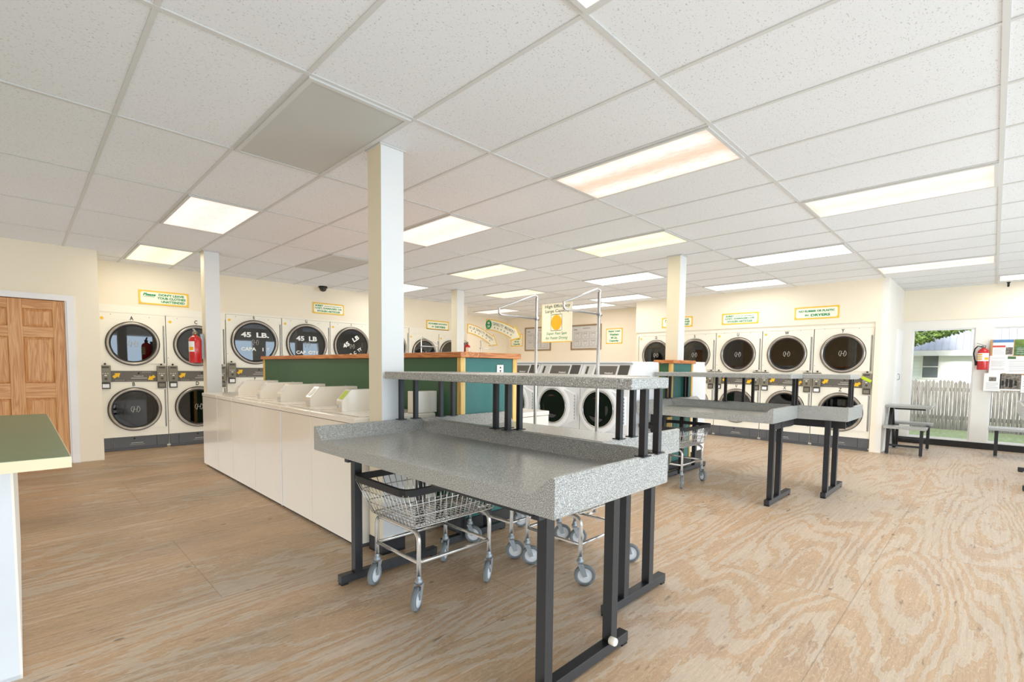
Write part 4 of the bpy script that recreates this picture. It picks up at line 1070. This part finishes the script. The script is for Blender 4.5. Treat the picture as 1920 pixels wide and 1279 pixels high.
        g.tube([(px-sg*.02, py, joint), (px+sg*.01, py, joint)], .016, 10)
        g.build('hanger_arm', M['satin'], pl)
        g = MB(); g.tube([(px, py, .245), (sg*-ax, 0 if abs(py) > .3 else py, .245)], .011, 8); g.tube([(px, py, .42), (-sg*ax, py, .415)], .009, 8); g.build('pole_socket', M['chrome'], pl)
    return t
c1 = cart((1.69, 2.315, 0), 0, 'wire laundry cart under the nearest folding table, close to the washers', swivel=(3.75, 3.7, 3.8, 3.65), rim='rubber')
cart((2.52, 1.885, 0), 0, 'wire cart with a garment pole, second of the two standing under the tables', swivel=(-.85, -.95, -.7, -.8), pole=(.345, .105, 1.825, 1.652, -.05))
cart((2.51, 2.445, 0), 0, 'wire cart with a garment pole, close to the green partition end', swivel=(-.75, -.9, -.8, -.95), pole=(.345, .125, 1.835, 1.655, -.06))
cart((5.20, 2.545, 0), 0, 'dark rimmed wire laundry cart beneath the far folding table', swivel=(3.6, -2.2, 3.5, 3.6))
cart((5.75, 7.80, 0), 0, 'distant cart whose white garment rack shows against the left wall dryers', pole=(-.345, 0., 1.83, 1.655, .05))
cart((7.10, 7.62, 0), 0, 'distant cart whose white garment rack shows below the wall arrow sign', pole=(-.345, 0., 1.83, 1.655, .05))

# ------------------------------------------------------------------ counter at the left
t = thing('service_counter', 'green topped counter with cream edge cut off at the left of the photo', 'counter', (-.6, 3.75, 0))
X = lambda v: v+.6
Y = lambda v: v-3.75
zc = .900
g = MB(); g.prism([(X(-1.6), Y(2.62)), (X(.085), Y(2.62)), (X(.138), Y(2.62)), (X(.138), Y(4.84)), (X(.118), Y(4.90)), (X(-1.6), Y(4.90))], 2, zc-.045, zc-.002); g.build('counter_edge', M['counterw'], t)
g = MB(); g.prism([(X(-1.6), Y(2.624)), (X(.134), Y(2.624)), (X(.134), Y(4.838)), (X(.115), Y(4.896)), (X(-1.6), Y(4.896))], 2, zc-.003, zc); g.build('counter_top', M['counter'], t)
g = MB(); g.box(X(-1.5), X(-.036), Y(2.735), Y(4.85), 0, zc-.045); g.build('counter_base', M['cbase'], t)
g = MB(); g.box(X(-.036), X(-.028), Y(2.735), Y(4.85), 0, zc-.045); g.build('side_skin', M['wallw'], t)

# ------------------------------------------------------------------ cafe bench set and bench by the windows
t = thing('bench_table', 'small table with two attached benches beside the narrow white door', 'bench table', (9.85, .92, 0))
X = lambda v: v-9.85
Y = lambda v: v-.92
g = MB(); g.box(X(9.58), X(10.06), Y(.635), Y(1.185), .705, .742, .006); g.build('table_top', M['lam'], t)
for nm, a, b_ in (('near', 9.255, 9.53), ('far', 10.17, 10.45)):
    g = MB(); g.box(X(a), X(b_), Y(.66), Y(1.17), .405, .440, .006); s_ = g.build('bench_seat', M['lam'], t)
    for yy in (.715, 1.115):
        xx = 9.33 if nm == 'near' else 10.35
        g = MB(); g.box(X(xx)-.02, X(xx)+.02, Y(yy)-.02, Y(yy)+.02, .02, .406); g.build('bench_leg', M['black'], t)
        g = MB(); g.lathe([(0, 0), (.016, 0), (.014, .008), (.006, .010), (.006, .022)], (X(xx), Y(yy), 0), n=12); g.build('levelling_foot', M['zinc'], t)
    g = MB(); g.box(X(xx)-.014, X(xx)+.014, Y(.735), Y(1.095), .135, .165); g.build('stretcher', M['black'], t)
for xx in (9.46, 10.28):
    g = MB(); g.bar((X(9.82)+(-.03 if xx < 9.8 else .03), Y(1.135), .705), (X(xx), Y(1.135), .0), .042, .042); g.build('a_frame_leg', M['black'], t)
g = MB(); g.bar((X(9.35), Y(1.115), .385), (X(10.35), Y(1.115), .385), .035); g.bar((X(9.35), Y(.715), .385), (X(10.35), Y(.715), .385), .035); g.bar((X(9.82), Y(1.1), .69), (X(9.82), Y(.72), .69), .04); g.build('cross_rail', M['black'], t)
t = thing('window_bench', 'low grey bench along the window below the notice board', 'bench', (10.4, -.75, 0))
X = lambda v: v-10.4
Y = lambda v: v+.75
g = MB(); g.box(X(10.20), X(10.62), Y(-1.5), Y(.02), .405, .442, .006); g.build('bench_seat', M['lam'], t)
for yy in (-.075, -1.4):
    for xx in (10.30, 10.56):
        g = MB(); g.box(X(xx)-.02, X(xx)+.02, Y(yy)-.02, Y(yy)+.02, .02, .406); l_ = g.build('bench_leg', M['black'], t)
        g = MB(); g.lathe([(0, 0), (.018, 0), (.018, .018), (.008, .022)], (X(xx), Y(yy), 0), n=12); g.build('levelling_foot', M['zinc'], l_)
    g = MB(); g.box(X(10.32), X(10.54), Y(yy)-.016, Y(yy)+.016, .37, .406); g.build('cross_rail', M['black'], t)

# ------------------------------------------------------------------ notice board
XN = XW-.05
t = thing('notice_board', 'cork notice board fixed across the wide window and crowded with papers', 'notice board', (XN, -.50, 1.39), -pi/2)
MB().box(-.555, .555, .0, .016, -.41, .41).build('cork_panel', M['cork'], t)
g = MB(); g.box(-.555, .555, .016, .05, -.41, -.38); g.box(-.555, .555, .016, .05, .38, .41); g.build('mounting_batten', M['frameb'], t)
def paper(y0, y1, z0, z1, label, art, layer=0, name='flyer', cat='flyer'):
    w, h = y0-y1, z1-z0; xo = XN-.0005-.0035*layer
    t = thing(name, label, cat, (xo, (y0+y1)/2, (z0+z1)/2), -pi/2 + 0.0, 'papers pinned to the notice board')
    MB().box(-w/2, w/2, -.0012, .0004+.0035*layer, -h/2, h/2).build('sheet', M['paper'] if name != 'pinned_photo' else M['photo'], t)
    for q, (nm, mt, rects) in enumerate(art):
        g = MB(); f = -.0016-.0005*q
        for a, b_, c, d_ in rects: g.box(-w/2+a*w, -w/2+b_*w, f, -.001, -h/2+c*h, -h/2+d_*h)
        g.build(nm, M[mt], t)
    return t
ln = lambda a, b, zz: [(a, b-(.12 if k % 3 == 2 else 0), z, z+.018) for k, z in enumerate(zz)]
paper(.030, -.205, 1.545, 1.80, 'flyer with blue heading and red band, top left on the notice board', [('blue_heading', 'blue', [(.0, 1, .82, 1.)]), ('red_band', 'redprint', [(0, .62, .52, .64)]), ('picture', 'photo', [(.64, .98, .06, .52)]), ('text_lines', 'faint', ln(.05, .58, [.1, .2, .3, .4]))])
paper(-.215, -.50, 1.545, 1.80, 'dark green flyer with a garden picture, top right on the notice board', [('green_band', 'greenprint', [(0, 1, 0, 1)]), ('garden_picture', 'leaf', [(.0, 1, .55, .98)]), ('text_lines', 'whiteink', ln(.1, .8, [.1, .22, .34, .44]))])
paper(.060, -.150, 1.262, 1.545, 'white letter on the notice board, left below the blue flyer', [('text_lines', 'faint', ln(.12, .85, [.18, .25, .40, .47, .54, .61, .68, .84]))], 1)
paper(-.14, -.43, 1.255, 1.535, 'white letter on the notice board with a dark green heading', [('heading', 'greenprint', [(.03, .35, .84, .98)]), ('text_lines', 'faint', ln(.1, .9, [.12, .2, .32, .4, .5, .6, .7]))], 2)
paper(.110, -.090, .972, 1.262, 'white notice with a small house picture at the lower left of the board', [('picture', 'photo', [(.30, .72, .55, .78)]), ('text_lines', 'faint', ln(.15, .85, [.12, .2, .28, .36, .44]))], 3)
paper(-.078, -.312, .985, 1.252, 'old group photograph print pinned at the bottom of the board', [('pale_border', 'paper', [(0, 1, 0, .09)]), ('dark_figures', 'ink', [(.08, .2, .3, .6), (.28, .40, .25, .7), (.45, .62, .2, .66), (.7, .82, .3, .62)])], 3, 'pinned_photo', 'photo')
paper(-.315, -.52, .960, 1.235, 'white notice cut off by the photo edge, beside the group photograph', [('text_lines', 'ink', ln(.1, .5, [.35, .62])), ('text_body', 'faint', ln(.1, .9, [.1, .2, .5, .78]))], 4)

t = thing('ceiling_sensor', 'tiny black sensor where ceiling meets the window wall', 'sensor', (11.06, -.10, CEIL))
g = MB(); g.lathe([(0, 0), (.022, 0), (.022, -.012), (.014, -.02), (.016, -.055), (.010, -.075), (0, -.078)], n=14); g.build('sensor_body', M['rubber'], t)
# ------------------------------------------------------------------ outdoors
struct('ground_lawn', MB().box(XW+.12, 40, -14, 14, -.35, -.16), M['grass'])
bpy.data.objects['ground_lawn']['kind'] = 'structure'
t = thing('picket_fence', 'weathered grey wooden picket fence outside the windows', 'fence', (16.2, 0, -.16))
g = MB(); y = -7.; 
while y < 5.5:
    wd = random.uniform(.055, .075); h = 1.22+random.uniform(-.03, .03); x = random.uniform(-.008, .008)
    g.prism([(y, 0.0), (y+wd, 0.0), (y+wd, h-.05), (y+wd*.5, h), (y, h-.05)], 0, x, x+.02); y += wd+random.uniform(.003, .008)
g.build('pickets', M['fence'], t)
g = MB(); g.box(.02, .06, -7, 5.5, .25, .34); g.box(.02, .06, -7, 5.5, .95, 1.04); g.build('fence_rails', M['fence'], t)
t = thing('neighbouring_house', 'white clapboard house with grey metal roof behind the fence', 'house', (20., 0, -.16))
g = MB(); g.box(0, 7, -6, 2.6, 0, 2.02); g.build('house_wall', M['siding'], t)
g = MB(); rise = 2.9
g.prism([(-.35, 1.98), (3.5, 1.98+rise), (7.3, 1.98), (7.3, 2.08), (3.5, 2.10+rise), (-.35, 2.10)], 1, -6.3, 2.75); rf = g.build('metal_roof', M['roof'], t)
g = MB(); y = -6.2
while y < 2.7:
    g.bar((-.34, y, 2.115), (3.5, y, 2.115+rise), .014, .02); y += .16
g.build('roof_seams', M['roof'], rf)
g = MB(); g.box(-.37, -.33, -6.3, 2.75, 1.92, 2.08); g.build('eave_board', M['trim'], t)
g = MB(); g.box(-.03, .02, 1.18, 1.66, 1.20, 2.0-.02); wn = g.build('house_window', M['trim'], t)
g = MB(); g.box(-.035, -.02, 1.235, 1.605, 1.25, 1.575); g.box(-.035, -.02, 1.235, 1.605, 1.605, 1.93); g.build('window_panes', M['hpane'], wn)
t = thing('leafy_tree', 'leafy green tree whose branches hang over the grey roof outside', 'tree', (17.6, 2.4, -.16))
MB().lathe([(.22, 0), (.17, 1.8), (.12, 3.4)], n=12).build('trunk', M['bark'], t)
g = MB(); rnd = random.Random(3)
for k in range(9000):
    c = Vector((rnd.uniform(-.8, .8), rnd.uniform(-1.95, 1.6), 0))
    c.z = 2.17+.37*max(0., -(c.y+.75))+1.2*rnd.random()**1.5
    u = Vector((rnd.uniform(-1, 1), rnd.uniform(-1, 1), rnd.uniform(-1, 1))).normalized(); v = u.cross(Vector((rnd.uniform(-1, 1), rnd.uniform(-1, 1), rnd.uniform(-1, 1)))).normalized(); s_ = rnd.uniform(.03, .07)
    g.poly([c+u*s_, c+v*s_*.5, c-u*s_, c-v*s_*.5])
fo = g.build('foliage', M['leaf'], t, fix=False)

# ------------------------------------------------------------------ lights
def area(name, loc, rot, sx, sy, power, color):
    l = bpy.data.lights.new(name, 'AREA'); l.shape = 'RECTANGLE'; l.size = sx; l.size_y = sy; l.energy = power; l.color = color
    o = bpy.data.objects.new(name, l); COL.objects.link(o); o.location = loc; o.rotation_euler = rot; return o
for a, b_ in fw:      # daylight through the storefront windows behind the photographer
    area('daylight', ((a+b_)/2, YF-.02, 1.30), (radians(98), 0, 0), b_-a, 1.85, 68, (.62, .82, 1.0))
area('bounce_fill', (3.0, 3.6, .004), (pi, 0, 0), 14, 12.5, 300, (.86, .94, 1.))  # added fill: unseen upward lamp at floor level, brightens the ceiling
for (i, j), kind, lab in LIGHTS:
    c = cell(i, j); col = {'lit_white': (1., .98, .95), 'lit_yellow': (1., .93, .76), 'lit_pink': (1., .95, .88), 'lit_soiled': (1., .93, .84)}[kind]
    area('tube_glow', (c[0], c[1], CEIL-.02), (0, 0, 0), .5, 1.1, 11, col)
sun = bpy.data.lights.new('sun', 'SUN'); sun.energy = 6.5; sun.angle = radians(12); sun.color = (1, .97, .9)
so = bpy.data.objects.new('sun', sun); COL.objects.link(so); so.rotation_euler = (radians(14), radians(-63), 0)
w = bpy.data.worlds.new('World'); scene.world = w; w.use_nodes = True
nt = w.node_tree; bgd = nt.nodes['Background']
tc = nt.nodes.new('ShaderNodeTexCoord'); sp = nt.nodes.new('ShaderNodeSeparateXYZ'); L(nt, tc.outputs['Generated'], sp.inputs[0])
c = ramp(nt, math_node(nt, 'ADD', math_node(nt, 'MULTIPLY', sp.outputs[2], .5), .5), [(.45, (.55, .52, .46, 1)), (.52, (.95, .97, 1., 1)), (.9, (.62, .78, 1., 1))])
L(nt, c, bgd.inputs['Color']); bgd.inputs['Strength'].default_value = 1.5

# ------------------------------------------------------------------ camera (solved from the ceiling grid)
F, YAW, PITCH, ROLL, CX, CY, H = 913.25, -.7943, -.0581, .0109, 964., 741.57, 1.275
cs, sn, cp, sp_ = cos(YAW), sin(YAW), cos(PITCH), sin(PITCH)
fwv = Vector((-sn*cp, cs*cp, sp_)); r0 = Vector((cs, sn, 0)); u0 = r0.cross(fwv)
rv = r0*cos(ROLL)+u0*sin(ROLL); uv = -r0*sin(ROLL)+u0*cos(ROLL)
cam = bpy.data.cameras.new('camera'); co = bpy.data.objects.new('camera', cam); COL.objects.link(co)
mt = Matrix((rv, uv, -fwv)).transposed().to_4x4(); mt.translation = Vector((0, 0, H)); co.matrix_world = mt
cam.sensor_fit = 'HORIZONTAL'; cam.sensor_width = 36.; cam.lens = F/1920*36.
cam.shift_x = -(CX-960)/1920.; cam.shift_y = (CY-639.5)/1920.; cam.clip_start = .05
scene.camera = co
scene.view_settings.view_transform = 'Standard'; scene.view_settings.look = 'None'
scene.view_settings.exposure = 0.0
scene.cycles.use_denoising = True
scene.cycles.max_bounces = 8; scene.cycles.diffuse_bounces = 5; scene.cycles.glossy_bounces = 3; scene.cycles.adaptive_threshold = .02; scene.cycles.transparent_max_bounces = 12
scene.cycles.sample_clamp_indirect = 6.
